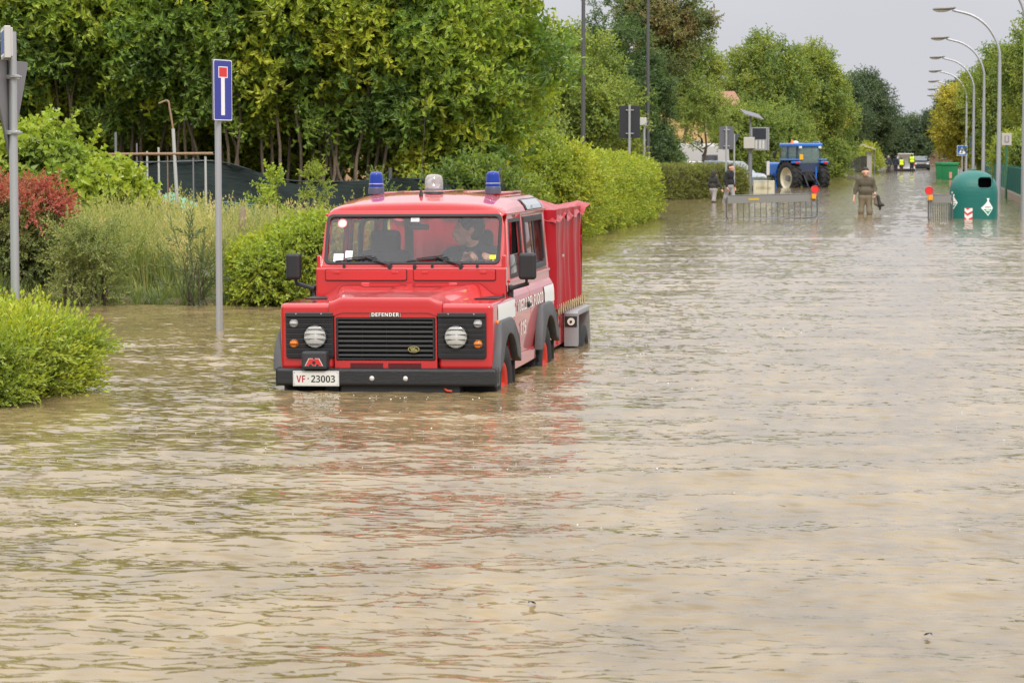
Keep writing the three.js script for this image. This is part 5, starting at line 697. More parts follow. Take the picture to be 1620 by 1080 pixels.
{
  const t = thing('bus_stop_sign', 'blue bus stop sign with white panel beside the right lamp posts', 'bus stop', [3.49, -0.42, -175]); part('post', [post(3.3, 0.06)], alu, t);
  signPanel(t, 0.74, 1.12, 2.67, canvasTex(128, 192, (c, w, h) => { c.fillStyle = '#1b4d97'; c.fillRect(0, 0, w, h); c.fillStyle = '#e6e8ea'; c.fillRect(28, 24, 72, 96); c.fillStyle = '#23303c'; c.fillRect(40, 44, 48, 34); c.fillStyle = '#9fb0bd'; c.fillRect(46, 50, 36, 14); c.fillStyle = '#23303c'; c.beginPath(); c.arc(50, 82, 6, 0, 7); c.arc(78, 82, 6, 0, 7); c.fill(); c.fillStyle = '#cfd6dc'; c.fillRect(28, 128, 72, 26); }), 0, 0.1);
  const u = thing('white_notice_board', 'small pale notice board on a green post above the right fence', 'sign', [3.42, -0.2, -110]); part('post', [post(2.35, 0.05)], std([0.03, 0.12, 0.06], 0.6), u); part('board', rb(0.38, 0.48, 0.03, 0, 2.55, 0.06, 0.01), std([0.42, 0.39, 0.37], 0.6), u); part('letter', ext((() => { const s = rrect(-0.09, -0.14, 0.09, 0.14, 0.05, THREE.Shape); s.holes.push(rrect(-0.045, -0.09, 0.045, 0.16 - 0.03, 0.03)); return s; })(), 0.004).translate(0, 2.55, 0.076), std([0.2, 0.19, 0.19], 0.6), u);
}
// fence on the right: low wall, posts and dark green screens
{
  const t = thing('green_screen_fence', 'low concrete wall with dark green fence screens along the right side', 'fence', [3.75, -0.42, -84]), n = 34, st = 2.5, conc = std([0.24, 0.19, 0.14], 0.9, 0, { bumpMap: grainTex, bumpScale: 0.01 }), scr = std([0.006, 0.11, 0.085], 0.6);
  part('low_wall', [rb(0.24, 0.66, n * st, 0.0, 0.33, -n * st / 2, 0.02)], conc, t);
  const rib = mergeVertices(merge(Array.from({ length: 12 }, (_, i) => bx(0.02, 0.98, 0.16, i % 2 ? 0.012 : -0.012, 0, (i - 5.5) * 0.2)))), pg = rb(0.012, 0.98, st - 0.1, 0, 0, 0, 0.004, 1);
  for (let i = 0; i < n; i++) { part('fence_post', bar([0, 0.6, -i * st], [0, 1.72, -i * st], 0.03), scr, t); const p = part('fence_screen', pg, scr, t, [0, 1.16, -(i + 0.5) * st]); if (i < 14) for (let k = 0; k < 6; k++) part('screen_rib', bx(0.03, 0.94, 0.03, 0, 0, (k - 2.5) * 0.4), scr, p); }
}
// ---------------------------------------------------------------- people
function person(label, pos, turn, o) {
  const t = thing('person', label, 'person', pos, turn, o.group), s = o.s || 1, c = o.cell || 0.02, hipY = 0.92, lg = (side) => { const st = (o.stride || 0) * side, sp = o.spread || 0.1; return [[side * 0.09, hipY, 0], [side * sp, 0.5, st * 0.5 + (o.knee || 0.02)], [side * (sp + 0.01), 0.09, st - 0.02]]; }, L = lg(1), R = lg(-1);
  const aL = o.armL || [[0.2, 1.41, 0], [0.26, 1.14, -0.02], [0.27, 0.9, 0.06]], aR = o.armR || [[-0.2, 1.41, 0], [-0.26, 1.14, -0.02], [-0.27, 0.9, 0.06]], lean = o.lean || 0, hy = 1.6, hz = 0.03 + lean * 0.6;
  const gScale = (g) => g.scale(s, s, s), dirOf = (a) => [a[2][0] - a[1][0], a[2][1] - a[1][1], a[2][2] - a[1][2]];
  const bodyParts = [sdf([[[0, 1.44, lean * 0.5], [0, 1.56, hz - 0.01], 0.058, 0.056], [aL[1], aL[2], 0.042, 0.028], [aR[1], aR[2], 0.042, 0.028], [[0, 1.0, 0], [0, 1.32, 0], 0.07, 0.075], [[0, 1.32, lean * 0.4], [0, 1.45, lean * 0.5], 0.07, 0.055], [aL[0], aL[1], 0.045, 0.04], [aR[0], aR[1], 0.045, 0.04], [[-0.12, 1.38, 0], [0.12, 1.38, 0], 0.045, 0.045]], 0.02, c)];
  bodyParts.push(T(sdf(headBones(), 0.014, o.fine ? 0.009 : 0.016), 0, hy, hz, o.nod || 0, o.look || 0, 0)); bodyParts.push(sdf(handBones(aL[2], dirOf(aL), [-1, 0, 0.2], 1, o.grip || 0.5), 0.006, o.fine ? 0.008 : 0.012), sdf(handBones(aR[2], dirOf(aR), [1, 0, 0.2], -1, 0.5), 0.006, o.fine ? 0.008 : 0.012));
  part('body', gScale(merge(bodyParts)), skin, t);
  const sl = o.sleeve ?? 0.92, fore = (a) => [a[1], a[1].map((q, i) => lerp(q, a[2][i], sl)), 0.05, 0.042];
  part(o.top || 'shirt', gScale(sdf([[[-0.09, 0.94, 0], [0.09, 0.94, 0], o.belly ? 0.112 : 0.105, o.belly ? 0.112 : 0.105], [[-0.07, 1.08, (o.belly || 0) + lean * 0.1], [0.07, 1.08, (o.belly || 0) + lean * 0.1], 0.115, 0.115], [[-0.085, 1.3, lean * 0.35], [0.085, 1.3, lean * 0.35], 0.106, 0.106], [[-0.15, 1.4, lean * 0.45], [0.15, 1.4, lean * 0.45], 0.068, 0.068], [[0, 1.44, lean * 0.5], [0, 1.49, lean * 0.55], 0.085, 0.07], [aL[0], aL[1], 0.064, 0.055], [aR[0], aR[1], 0.064, 0.055], fore(aL), fore(aR)], 0.028, c)), fabric(...o.shirt), t);
  part('trousers', gScale(sdf([[[-0.08, hipY, 0], [0.08, hipY, 0], 0.115, 0.115], [L[0], L[1], 0.1, 0.075], [R[0], R[1], 0.1, 0.075], [L[1], L[2], 0.075, 0.055], [R[1], R[2], 0.075, 0.055]], 0.026, c)), fabric(...o.legs), t);
  part('shoes', gScale(sdf([[L[2], [L[2][0] + 0.02, 0.05, L[2][2] + 0.14], 0.06, 0.045], [R[2], [R[2][0] - 0.02, 0.05, R[2][2] + 0.14], 0.06, 0.045]], 0.02, c)), fabric(...(o.boots || [0.02, 0.02, 0.02])), t);
  if (o.boot) part('wader_boot', gScale(sdf([[L[1].map((q, i) => lerp(q, L[2][i], 0.02)), L[2], 0.081, 0.062], [R[1].map((q, i) => lerp(q, R[2][i], 0.02)), R[2], 0.081, 0.062]], 0.02, c)), fabric(...o.boot), t);
  if (o.hood) part('hood', gScale(T(sdf([[[0, 0.05, -0.03], [0, 0.07, 0], 0.115, 0.11], [[0, -0.08, -0.06], [0, 0.0, -0.04], 0.1, 0.11]], 0.02, c), 0, hy, hz, 0, o.look || 0, 0)), fabric(...o.shirt), t);
  else part('hair', gScale(T(sdf([[[0, 0.055, -0.03], [0, 0.08, -0.005], 0.094, 0.084], [[0, 0, -0.055], [0, 0.05, -0.05], 0.07, 0.088], [[-0.04, 0.118, 0.04], [0.04, 0.118, 0.04], 0.026, 0.026]], 0.014, o.fine ? 0.01 : 0.016), 0, hy, hz, o.nod || 0, o.look || 0, 0)), o.hair || hairDark, t);
  if (o.vest) part('reflective_vest', gScale(sdf([[[-0.08, 1.05, 0], [0.08, 1.05, 0], 0.15, 0.15], [[-0.09, 1.32, lean * 0.35], [0.09, 1.32, lean * 0.35], 0.15, 0.15], [[-0.13, 1.4, lean * 0.4], [0.13, 1.4, lean * 0.4], 0.09, 0.09]], 0.03, c)), std([0.55, 0.75, 0.02], 0.7), t);
  return t;
}
person('man in brown sweater wading towards the camera carrying boots', [-1.58, -0.42, -81.4], 0.1, { fine: true, s: 1.03, cell: 0.016, shirt: [0.1, 0.085, 0.058], legs: [0.2, 0.165, 0.11], boot: [0.03, 0.032, 0.022], sleeve: 0.55, belly: 0.035, spread: 0.12, stride: 0.06, nod: 0.12, armL: [[0.2, 1.4, 0], [0.27, 1.15, -0.02], [0.26, 0.97, 0.17]], armR: [[-0.2, 1.4, 0], [-0.28, 1.13, -0.02], [-0.33, 0.88, 0.06]], grip: 1 });
{ const b = thing('rubber_boots', 'pair of wet boots hanging from the wading man hand', 'boots', [-1.29, 0.32, -81.2], 0.3), m1 = std([0.16, 0.13, 0.1], 0.8), m2 = std([0.03, 0.028, 0.026], 0.6); part('boot', sdf([[[0, 0.24, 0], [0.03, 0.02, 0], 0.055, 0.06], [[0.03, 0.0, 0], [0.14, -0.1, 0.03], 0.05, 0.04]], 0.02, 0.014), m1, b); part('boot', sdf([[[0.07, 0.22, 0.04], [0.13, -0.02, 0.05], 0.05, 0.055], [[0.13, -0.02, 0.05], [0.24, -0.04, 0.06], 0.05, 0.035], [[0.13, -0.02, 0.05], [0.14, -0.16, 0.05], 0.04, 0.03]], 0.02, 0.014), m2, b); }
person('child in dark hooded jacket and pale trousers walking through shallow water', [-7.42, -0.3, -99.2], 2.4, { s: 0.84, cell: 0.024, hood: true, top: 'jacket', shirt: [0.035, 0.033, 0.03], legs: [0.32, 0.29, 0.29], boots: [0.02, 0.018, 0.017], stride: 0.2, boot: [0.035, 0.03, 0.028], armR: [[-0.2, 1.41, 0], [-0.3, 1.15, 0.04], [-0.38, 0.95, 0.12]] });
person('person in black jacket and pale trousers walking beside the child', [-6.93, -0.32, -100.3], 1.1, { s: 0.98, cell: 0.024, top: 'jacket', shirt: [0.014, 0.014, 0.016], legs: [0.3, 0.28, 0.28], stride: 0.24, lean: 0.08 });
person('person in grey jacket pushing a bicycle far up the street', [-2.72, -0.25, -243], 2.9, { cell: 0.035, shirt: [0.03, 0.035, 0.05], legs: [0.06, 0.05, 0.05], hair: std([0.35, 0.25, 0.2], 0.7), top: 'jacket' });
person('person in dark blue jacket left of the far white van', [-2.15, -0.25, -252], 2.8, { cell: 0.035, shirt: [0.015, 0.02, 0.04], legs: [0.02, 0.02, 0.028], top: 'jacket' });
person('person in yellow vest bending at the back of the far van', [-1.68, -0.3, -259.4], 3.1, { cell: 0.035, shirt: [0.12, 0.09, 0.07], legs: [0.05, 0.035, 0.03], vest: true, lean: 0.12, s: 0.94 });
person('person in yellow vest standing right of the far van', [-0.72, -0.1, -261], 3.3, { cell: 0.035, shirt: [0.1, 0.1, 0.02], legs: [0.02, 0.02, 0.03], vest: true, s: 1.0 });
{
  const t = thing('bicycle', 'dark bicycle pushed by the person in grey far up the street', 'bicycle', [-2.45, -0.3, -243.5], 2.6), m = std([0.04, 0.04, 0.045], 0.5);
  for (const z of [-0.52, 0.52]) { const w = part('wheel', new THREE.TorusGeometry(0.33, 0.02, 8, 28).rotateY(PI / 2).translate(0, 0.34, z), rubber, t); for (let i = 0; i < 6; i++) part('spoke', T(bx(0.005, 0.64, 0.005), 0, 0.34, z, i * PI / 6, 0, 0), m, w); }
  part('frame', merge([bar([0, 0.34, -0.52], [0, 0.36, 0], 0.015), bar([0, 0.36, 0], [0, 0.85, -0.2], 0.016), bar([0, 0.82, -0.18], [0, 0.85, 0.36], 0.016), bar([0, 0.36, 0], [0, 0.85, 0.36], 0.018), bar([0, 0.34, 0.52], [0, 0.98, 0.34], 0.016), bar([0, 0.34, -0.52], [0, 0.82, -0.18], 0.012)]), m, t); part('saddle', rb(0.14, 0.05, 0.26, 0, 0.93, -0.24, 0.02), m, t); part('handlebar', tube([[-0.28, 1.02, 0.22], [-0.1, 1.03, 0.34], [0.1, 1.03, 0.34], [0.28, 1.02, 0.22]], 0.014), m, t);
}
// ---------------------------------------------------------------- tractor
{
  const t = thing('tractor', 'blue farm tractor with cream wheel rims seen from behind', 'tractor', [-5.98, -0.42, -142.3], PI + 0.62), blue = phy([0.012, 0.13, 0.52], 0.35, { clearcoat: 0.6 }), cream = std([0.62, 0.57, 0.42], 0.5), tyre = std([0.018, 0.018, 0.018], 0.85), glass = phy([0.6, 0.72, 0.7], 0.0, { transmission: 0.85, thickness: 0 });
  const wheel = (x, z, r, w) => { const s = Math.sign(x), g = part('wheel', cy(0.16, 0.16, w * 0.6, x, r, z, 'x'), greySteel, t), lugs = []; const nl = 20; for (let i = 0; i < nl; i++) for (const e of [-1, 1]) lugs.push(rb(w * 0.55, r * 0.075, r * 0.1, 0, 0, 0, 0.01, 1).rotateY(e * 0.6).translate(e * w * 0.24, r * 0.97, 0).rotateX((i + (e > 0 ? 0.5 : 0)) / nl * 2 * PI).translate(x, r, z)); part('tyre', merge([lathe([[r * 0.6, -w * 0.4], [r * 0.75, -w * 0.5], [r * 0.92, -w * 0.45], [r * 0.955, -w * 0.3], [r * 0.955, w * 0.3], [r * 0.92, w * 0.45], [r * 0.75, w * 0.5], [r * 0.6, w * 0.4]], 40).rotateZ(PI / 2).translate(x, r, z), ...lugs]), tyre, g); part('rim', lathe([[0.001, 0.02], [r * 0.2, 0.03], [r * 0.3, -0.04], [r * 0.5, -0.02], [r * 0.57, w * 0.36], [r * 0.62, w * 0.42], [r * 0.62, w * 0.3]], 36).rotateZ(s > 0 ? -PI / 2 : PI / 2).translate(x, r, z), cream, g); };
  wheel(0.85, 0, 0.9, 0.52); wheel(-0.85, 0, 0.9, 0.52); wheel(0.8, 2.45, 0.6, 0.4); wheel(-0.8, 2.45, 0.6, 0.4);
  for (const s of [1, -1]) { const f = part('rear_fender', merge([mapGeo(new THREE.CylinderGeometry(0.99, 0.99, 0.55, 26, 1, true, -0.55, 1.75).rotateZ(PI / 2).rotateX(PI / 2 * 0), (x, y, z) => [x + s * 0.83, y + 0.9, z]), rb(0.5, 0.1, 0.3, s * 0.84, 1.72, -0.62, 0.04), rb(0.5, 0.08, 1.2, s * 0.84, 1.86, 0, 0.03)]), blue, t); part('tail_lamp', rb(0.26, 0.1, 0.06, s * 0.86, 1.7, -0.79, 0.02), phy([0.45, 0.02, 0.02], 0.3), f); }
  part('cab_roof', [rb(1.62, 0.2, 1.75, 0, 2.62, 0.25, 0.08, 4)], blue, t); const cab = part('cab_frame', [...[[0.7, -0.5], [-0.7, -0.5], [0.72, 1.05], [-0.72, 1.05], [0.78, 0.35], [-0.78, 0.35]].map(([x, z]) => bar([x, 1.3, z], [x * 0.95, 2.56, z * 0.95], 0.05, 0.045)), bx(1.4, 0.5, 0.06, 0, 1.45, -0.5), bx(1.4, 0.12, 1.5, 0, 1.3, 0.25)], std([0.03, 0.045, 0.09], 0.5), t);
  part('rear_window', bx(1.3, 0.85, 0.01, 0, 2.1, -0.51), glass, cab); for (const s of [1, -1]) part('side_window', bx(0.01, 1.1, 1.4, s * 0.74, 1.98, 0.27), glass, cab); part('front_window', bx(1.3, 1.1, 0.01, 0, 1.98, 1.03), glass, cab);
  part('driver_seat', [rb(0.5, 0.6, 0.15, 0, 1.75, -0.1, 0.05), rb(0.5, 0.12, 0.5, 0, 1.5, 0.1, 0.05)], blackPlastic, cab);
  part('engine_hood', [rb(0.78, 0.75, 1.9, 0, 1.35, 2.1, 0.12, 4)], blue, t); part('front_weight', [rb(0.6, 0.45, 0.4, 0, 0.85, 3.2, 0.06)], std([0.02, 0.03, 0.06], 0.5), t); part('axle', [rb(1.4, 0.3, 0.4, 0, 0.85, 0, 0.06), rb(0.5, 0.5, 2.6, 0, 0.85, 1.3, 0.08), rb(1.3, 0.15, 0.2, 0, 0.65, 2.45, 0.04)], std([0.02, 0.03, 0.06], 0.6), t);
  part('three_point_hitch', [bar([0.3, 1.2, -0.4], [0.35, 0.5, -1.0], 0.045), bar([-0.3, 1.2, -0.4], [-0.35, 0.5, -1.0], 0.045), bar([0.35, 0.55, -0.3], [0.35, 0.45, -1.1], 0.04), bar([-0.35, 0.55, -0.3], [-0.35, 0.45, -1.1], 0.04), bar([0, 1.15, -0.45], [0, 0.8, -1.0], 0.04), rb(0.5, 0.55, 0.3, 0, 1.05, -0.4, 0.05)], std([0.025, 0.025, 0.028], 0.6), t); part('hitch_ram', bar([-0.42, 1.5, -0.55], [-0.4, 0.6, -0.6], 0.05), blue, t);
  part('amber_beacon', [cy(0.05, 0.07, 0.17, 0.45, 2.82, 0.4), cy(0.1, 0.1, 0.06, 0.45, 2.73, 0.4)], phy([0.8, 0.25, 0.02], 0.3), t); part('roof_dome', [new THREE.SphereGeometry(0.16, 18, 10).scale(1, 0.6, 1).translate(0.1, 2.75, 0.6)], whitePaint, t);
  for (const s of [1, -1]) { part('mirror', [rb(0.2, 0.32, 0.08, s * 1.15, 2.1, 1.0, 0.03), bar([s * 0.75, 2.4, 1.05], [s * 1.15, 2.25, 1.02], 0.02)], blackPlastic, t); part('work_lamp', [rb(0.16, 0.12, 0.08, s * 0.6, 2.5, -0.62, 0.02)], std([0.65, 0.65, 0.62], 0.3), t); }
  part('exhaust', [cy(0.06, 0.06, 1.5, -0.62, 2.0, 1.3)], greySteel, t); part('amber_plate', rb(0.22, 0.28, 0.03, 0.5, 2.0, -0.57, 0.02), std([0.75, 0.4, 0.02], 0.5), t);
}
// ---------------------------------------------------------------- parked cars and far van
function carShape(t, paint, L, W, H, waist) {       // simple saloon: body, glasshouse, wheels, lamps
  const prof = [[-L / 2, 0.3], [-L / 2 - 0.02, 0.6], [-L / 2 + 0.05, waist], [-L * 0.38, waist + 0.06], [-L * 0.27, H - 0.06], [-L * 0.2, H], [L * 0.1, H], [L * 0.16, H - 0.04], [L * 0.31, waist + 0.05], [L * 0.45, waist - 0.05], [L / 2, waist - 0.2], [L / 2, 0.3], [L * 0.41, 0.22], [-L * 0.42, 0.22]];
  const m = (g) => mapGeo(g, (u, v, w) => [(w - W / 2) * (1 - 0.22 * smooth(waist, H, v)), v, u], false, 0.5); part('car_body', m(ext(shapeOf(prof), W, 0.05)), paint, t);
  const gl = phy([0.05, 0.07, 0.08], 0.04, { clearcoat: 1 }); for (const [a, b] of [[-0.25, -0.06], [-0.045, 0.13]]) for (const s of [-1, 1]) part('side_window', mapGeo(ext(shapeOf([[L * a - 0.05, waist + 0.05], [L * b + 0.04, waist + 0.05], [L * b - (b > 0 ? 0.12 : 0), H - 0.09], [L * a + (a < -0.2 ? 0.08 : 0), H - 0.09]]), 0.02), (u, v, w) => [s * ((W / 2) * (1 - 0.22 * smooth(waist, H, v)) - 0.005 + w), v, u], s > 0), gl, t);
  part('windscreen', T(bx(W * 0.72, 0.02, 0.62), 0, (waist + H) / 2 + 0.03, L * 0.245, 0.62, 0, 0), gl, t); part('rear_window', T(bx(W * 0.72, 0.02, 0.5), 0, (waist + H) / 2 + 0.04, -L * 0.335, -0.75, 0, 0), gl, t);
  for (const z of [-L * 0.3, L * 0.31]) for (const s of [-1, 1]) { const w = part('wheel', cy(0.31, 0.31, 0.2, s * (W / 2 - 0.08), 0.31, z, 'x', 28), rubber, t); part('rim', cy(0.19, 0.19, 0.21, s * (W / 2 - 0.075), 0.31, z, 'x', 24), std([0.4, 0.4, 0.41], 0.35, 0.8), w); }
  for (const s of [-1, 1]) { part('headlight', rb(0.32, 0.14, 0.1, s * W * 0.36, waist - 0.18, L / 2 - 0.04, 0.04), std([0.6, 0.6, 0.6], 0.2), t); part('tail_lamp', rb(0.18, 0.25, 0.08, s * W * 0.42, waist - 0.12, -L / 2, 0.03), phy([0.4, 0.02, 0.02], 0.3), t); }
}
carShape(thing('parked_car', 'white car parked behind the clipped hedge', 'car', [-10.5, -0.05, -122.5], 1.25), phy([0.66, 0.66, 0.66], 0.35, { clearcoat: 1 }), 3.9, 1.68, 1.5, 0.92);
carShape(thing('parked_car', 'grey blue car parked right of the white caravan', 'car', [-9.3, -0.05, -131], 0.9), phy([0.16, 0.19, 0.24], 0.35, { clearcoat: 1 }), 4.1, 1.7, 1.48, 0.9);
carShape(thing('parked_car', 'dark car on the street right of the far white van', 'car', [0.1, -0.1, -285], 0.05), phy([0.012, 0.013, 0.017], 0.3, { clearcoat: 1 }), 4.2, 1.75, 1.5, 0.9);
{
  const t = thing('white_van', 'white van with open tailgate far up the flooded street', 'van', [-1.32, -0.35, -263], 0), w = phy([0.68, 0.68, 0.68], 0.35, { clearcoat: 1 });
  part('van_body', [cut(mapGeo(rb(1.85, 1.5, 4.2, 0, 1.1, -2.1, 0.16, 4), (x, y, z) => [x * (1 - 0.14 * smooth(1.05, 1.85, y)), y, z]), rb(1.35, 1.0, 1.6, 0, 1.2, 0.2, 0.1, 3))], w, t); part('load_space', [cut(rb(1.5, 1.15, 1.2, 0, 1.2, -0.72, 0.05), rb(1.4, 1.05, 1.3, 0, 1.2, -0.3, 0.05))], std([0.03, 0.03, 0.032], 0.8), t);
  part('tailgate', T(rb(1.5, 0.06, 0.9, 0, 0, 0, 0.03), 0, 1.92, 0.35, -0.25, 0, 0), w, t); part('rear_bumper', rb(1.8, 0.2, 0.16, 0, 0.5, 0.05, 0.05), blackPlastic, t); for (const s of [-1, 1]) { part('tail_lamp', rb(0.14, 0.4, 0.06, s * 0.84, 1.05, 0.01, 0.02), phy([0.45, 0.06, 0.02], 0.3), t); for (const z of [-0.8, -3.3]) part('wheel', cy(0.33, 0.33, 0.2, s * 0.84, 0.33, z, 'x', 24), rubber, t); part('side_window', rb(0.02, 0.45, 1.2, s * 0.83, 1.45, -2.2, 0.01), phy([0.04, 0.05, 0.06], 0.05, { clearcoat: 1 }), t); }
}
// ---------------------------------------------------------------- buildings
function house(name, label, o) {       // o: x, z, w, d, h, roofH, wall, roof, turn, windows [[x, y, w, h]] on the street face (+z)
  const t = thing(name, label, 'building', [o.x, -0.1, o.z], o.turn || 0), wm = std(o.wall, 0.9, 0, { bumpMap: grainTex, bumpScale: 0.01 }), holes = (o.windows || []).map(([x, y, w, h]) => bx(w, h, 0.5, x, y, o.d / 2));
  part('wall', [holes.length ? cut(bx(o.w, o.h, o.d, 0, o.h / 2, 0), ...holes) : bx(o.w, o.h, o.d, 0, o.h / 2, 0)], wm, t);
  const rf = part('roof', [mapGeo(ext(shapeOf([[-o.d / 2 - 0.5, 0], [0, o.roofH], [o.d / 2 + 0.5, 0], [o.d / 2 + 0.5, 0.12], [0, o.roofH + 0.14], [-o.d / 2 - 0.5, 0.12]]), o.w + 0.8), (u, v, w) => [w - o.w / 2 - 0.4, o.h + v - 0.05, u], false)], std(o.roof, 0.85, 0, { bumpMap: grainTex, bumpScale: 0.03 }), t);
  part('gable', [mapGeo(ext(shapeOf([[-o.d / 2, 0], [0, o.roofH - 0.1], [o.d / 2, 0]]), o.w - 0.02), (u, v, w) => [w - o.w / 2 + 0.01, o.h + v - 0.02, u], false)], wm, t);
  if (o.chimney !== 0) part('chimney', bx(0.6, 1.0, 0.6, o.w * 0.2, o.h + o.roofH * 0.75, 0), wm, rf);
  for (const [x, y, w, h] of o.windows || []) { const f = part('window', [ext((() => { const s = rrect(-w / 2, -h / 2, w / 2, h / 2, 0.005, THREE.Shape); s.holes.push(rrect(-w / 2 + 0.07, -h / 2 + 0.07, -0.03, h / 2 - 0.07, 0.005), rrect(0.03, -h / 2 + 0.07, w / 2 - 0.07, h / 2 - 0.07, 0.005)); return s; })(), 0.06)], std([0.3, 0.24, 0.18], 0.6), t, [x, y, o.d / 2 - 0.2]); part('pane', bx(w - 0.1, h - 0.1, 0.01, 0, 0, 0.02), phy([0.03, 0.035, 0.04], 0.05, { clearcoat: 1 }), f); part('sill', rb(w + 0.2, 0.06, 0.2, 0, -h / 2 - 0.02, 0.2, 0.01), std([0.45, 0.42, 0.38], 0.8), f); }
  return t;
}
house('salmon_house', 'salmon coloured house half hidden behind the laurel trees', { x: -16.5, z: -62, w: 11, d: 8, h: 5.8, roofH: 1.8, wall: [0.5, 0.3, 0.18], roof: [0.32, 0.12, 0.06], windows: [[-3, 1.6, 1.1, 1.4], [0.5, 1.6, 1.1, 1.4], [3.6, 1.6, 1.1, 1.4], [-3, 4.2, 1.1, 1.3], [0.5, 4.2, 1.1, 1.3], [3.6, 4.2, 1.1, 1.3]] });
house('ochre_house', 'ochre house with red tiled roof between the far trees', { x: -14.2, z: -168, w: 5, d: 7, h: 4.7, roofH: 0.9, wall: [0.52, 0.36, 0.16], roof: [0.34, 0.17, 0.1], turn: 0.2, windows: [[-1.2, 1.6, 0.9, 1.3], [1.2, 1.6, 0.9, 1.3], [1.2, 3.6, 0.9, 1.1]] });
house('brick_house', 'brownish brick house at the far end of the street', { x: 2.6, z: -440, w: 5.4, d: 8, h: 4.2, roofH: 1.2, wall: [0.2, 0.11, 0.08], roof: [0.26, 0.11, 0.08], windows: [[-1.5, 1.5, 1, 1.3], [1.4, 1.5, 1, 1.3]] });
house('pink_house', 'low pinkish house left of the brick house at the street end', { x: -1.3, z: -425, w: 3.2, d: 6, h: 2.2, roofH: 0.8, wall: [0.38, 0.24, 0.2], roof: [0.3, 0.14, 0.1], windows: [[-0.7, 1.2, 0.7, 1], [0.7, 1.2, 0.7, 1]] });
{
  const t = thing('white_caravan', 'white caravan parked behind the white car', 'caravan', [-11.2, -0.1, -136], 0.15), w = std([0.42, 0.41, 0.4], 0.5);
  part('caravan_body', [mapGeo(rb(3.6, 2.0, 2.1, 0, 1.35, 0, 0.2, 4), (x, y, z) => [x * (1 - 0.06 * smooth(1.3, 2.3, y)), y + 0.07 * cos(x * 0.8), z])], w, t); for (const [x, ww] of [[-0.9, 0.9], [0.75, 0.8]]) { const f = part('window', rb(ww, 0.62, 0.04, x, 1.5, 1.055, 0.05), std([0.1, 0.1, 0.11], 0.4), t); part('pane', rb(ww - 0.1, 0.52, 0.02, x, 1.5, 1.075, 0.04), phy([0.06, 0.06, 0.07], 0.05, { clearcoat: 1 }), f); }
  part('roof_hatch', rb(0.6, 0.14, 0.6, 0.2, 2.45, 0, 0.05), w, t); part('wheel', cy(0.3, 0.3, 0.2, 0.1, 0.3, 0.95, 'x').rotateY(0), rubber, t); part('tow_bar', bar([1.8, 0.45, 0], [2.7, 0.45, 0], 0.05), greySteel, t);
}
{
  const t = thing('gated_entrance', 'dark gate between stone pillars under a small pale canopy far left', 'gate', [-5.3, -0.15, -232]); for (const x of [-1.0, 1.1]) part('pillar', [rb(0.42, 1.9, 0.42, x, 0.95, 0, 0.03), rb(0.52, 0.1, 0.52, x, 1.93, 0, 0.02)], std([0.32, 0.3, 0.27], 0.9), t); const g = part('gate', [bx(1.7, 0.08, 0.05, 0.05, 0.3, 0), bx(1.7, 0.08, 0.05, 0.05, 1.55, 0)], std([0.02, 0.022, 0.025], 0.6), t); for (let i = 0; i < 16; i++) part('gate_bar', bx(0.09, 1.4, 0.03, -0.75 + i * 0.106, 0.95, 0.0), std([0.02, 0.022, 0.025], 0.6), g);
  part('canopy', [mapGeo(ext(shapeOf([[-1.1, 0], [0, 0.4], [1.1, 0], [1.1, 0.1], [0, 0.52], [-1.1, 0.1]]), 1.5), (u, v, w) => [u + 0.55, v + 2.15, w - 0.75])], std([0.42, 0.34, 0.26], 0.8), t); for (const x of [-0.4, 1.5]) part('canopy_post', bar([x, 0, -0.5], [x, 2.2, -0.5], 0.05), greySteel, t);
}
// ---------------------------------------------------------------- trees along the street (left, then right)
const far = (label, o) => tree(o.name || 'street_tree', label, { spray: 'broad', clumps: 110, per: 11, R: 0.62, ...o });
far('light green round tree behind the roadside hedge', { x: -10.6, z: -84.5, h: 5.75, r: 1.7, low: 0.6, pal: 'light', seed: 301, clumps: 130, R: 0.45, scale: 0.8 });
far('light green smaller tree between the laurels and the round tree', { x: -11.8, z: -74, h: 5.1, r: 1.7, low: 0.5, pal: 'light', seed: 302, clumps: 120, R: 0.45, scale: 0.8 });
far('tall dark conical hornbeam above the black sign', { name: 'hornbeam_tree', x: -12.5, z: -112, h: 9.4, r: 2.1, low: 0.2, pal: 'dark', seed: 303, cone: true, clumps: 190, R: 0.4, scale: 0.75, upBias: 0.7 });
far('shorter dark hornbeam right of the tall lamp post', { name: 'hornbeam_tree', x: -11.5, z: -113.5, h: 7.4, r: 1.5, low: 0.2, pal: 'dark', seed: 304, cone: true, clumps: 170, R: 0.4, scale: 0.75, upBias: 0.7 });
far('dark hornbeam at the left, half behind the light tree', { name: 'hornbeam_tree', x: -14.0, z: -111, h: 7.4, r: 1.6, low: 0.2, pal: 'dark', seed: 305, cone: true, clumps: 160, R: 0.42, scale: 0.75, upBias: 0.7 });
far('rust tinged tall open tree behind the hornbeams', { x: -11.9, z: -126, h: 9.6, r: 1.9, low: 5.0, pal: 'rusty', seed: 307, clumps: 85, shell: 0.1, R: 0.5 });
far('green tree right of the rust tinged tree', { x: -11.7, z: -141, h: 7.6, r: 1.15, low: 4.3, pal: 'mid', seed: 308, clumps: 40, trunkR: 0.14 });
far('thin tree in front of the white caravan', { x: -9.95, z: -126, h: 4.6, r: 1.2, low: 2.5, pal: 'light', seed: 309, clumps: 22, shell: 0.05, scale: 0.8, trunkR: 0.09 });
far('tall broad tree behind the solar speed display', { x: -10.2, z: -176, h: 9.2, r: 2.6, low: 1.0, pal: 'mid', seed: 310, clumps: 150, R: 0.75, scale: 1.3 });
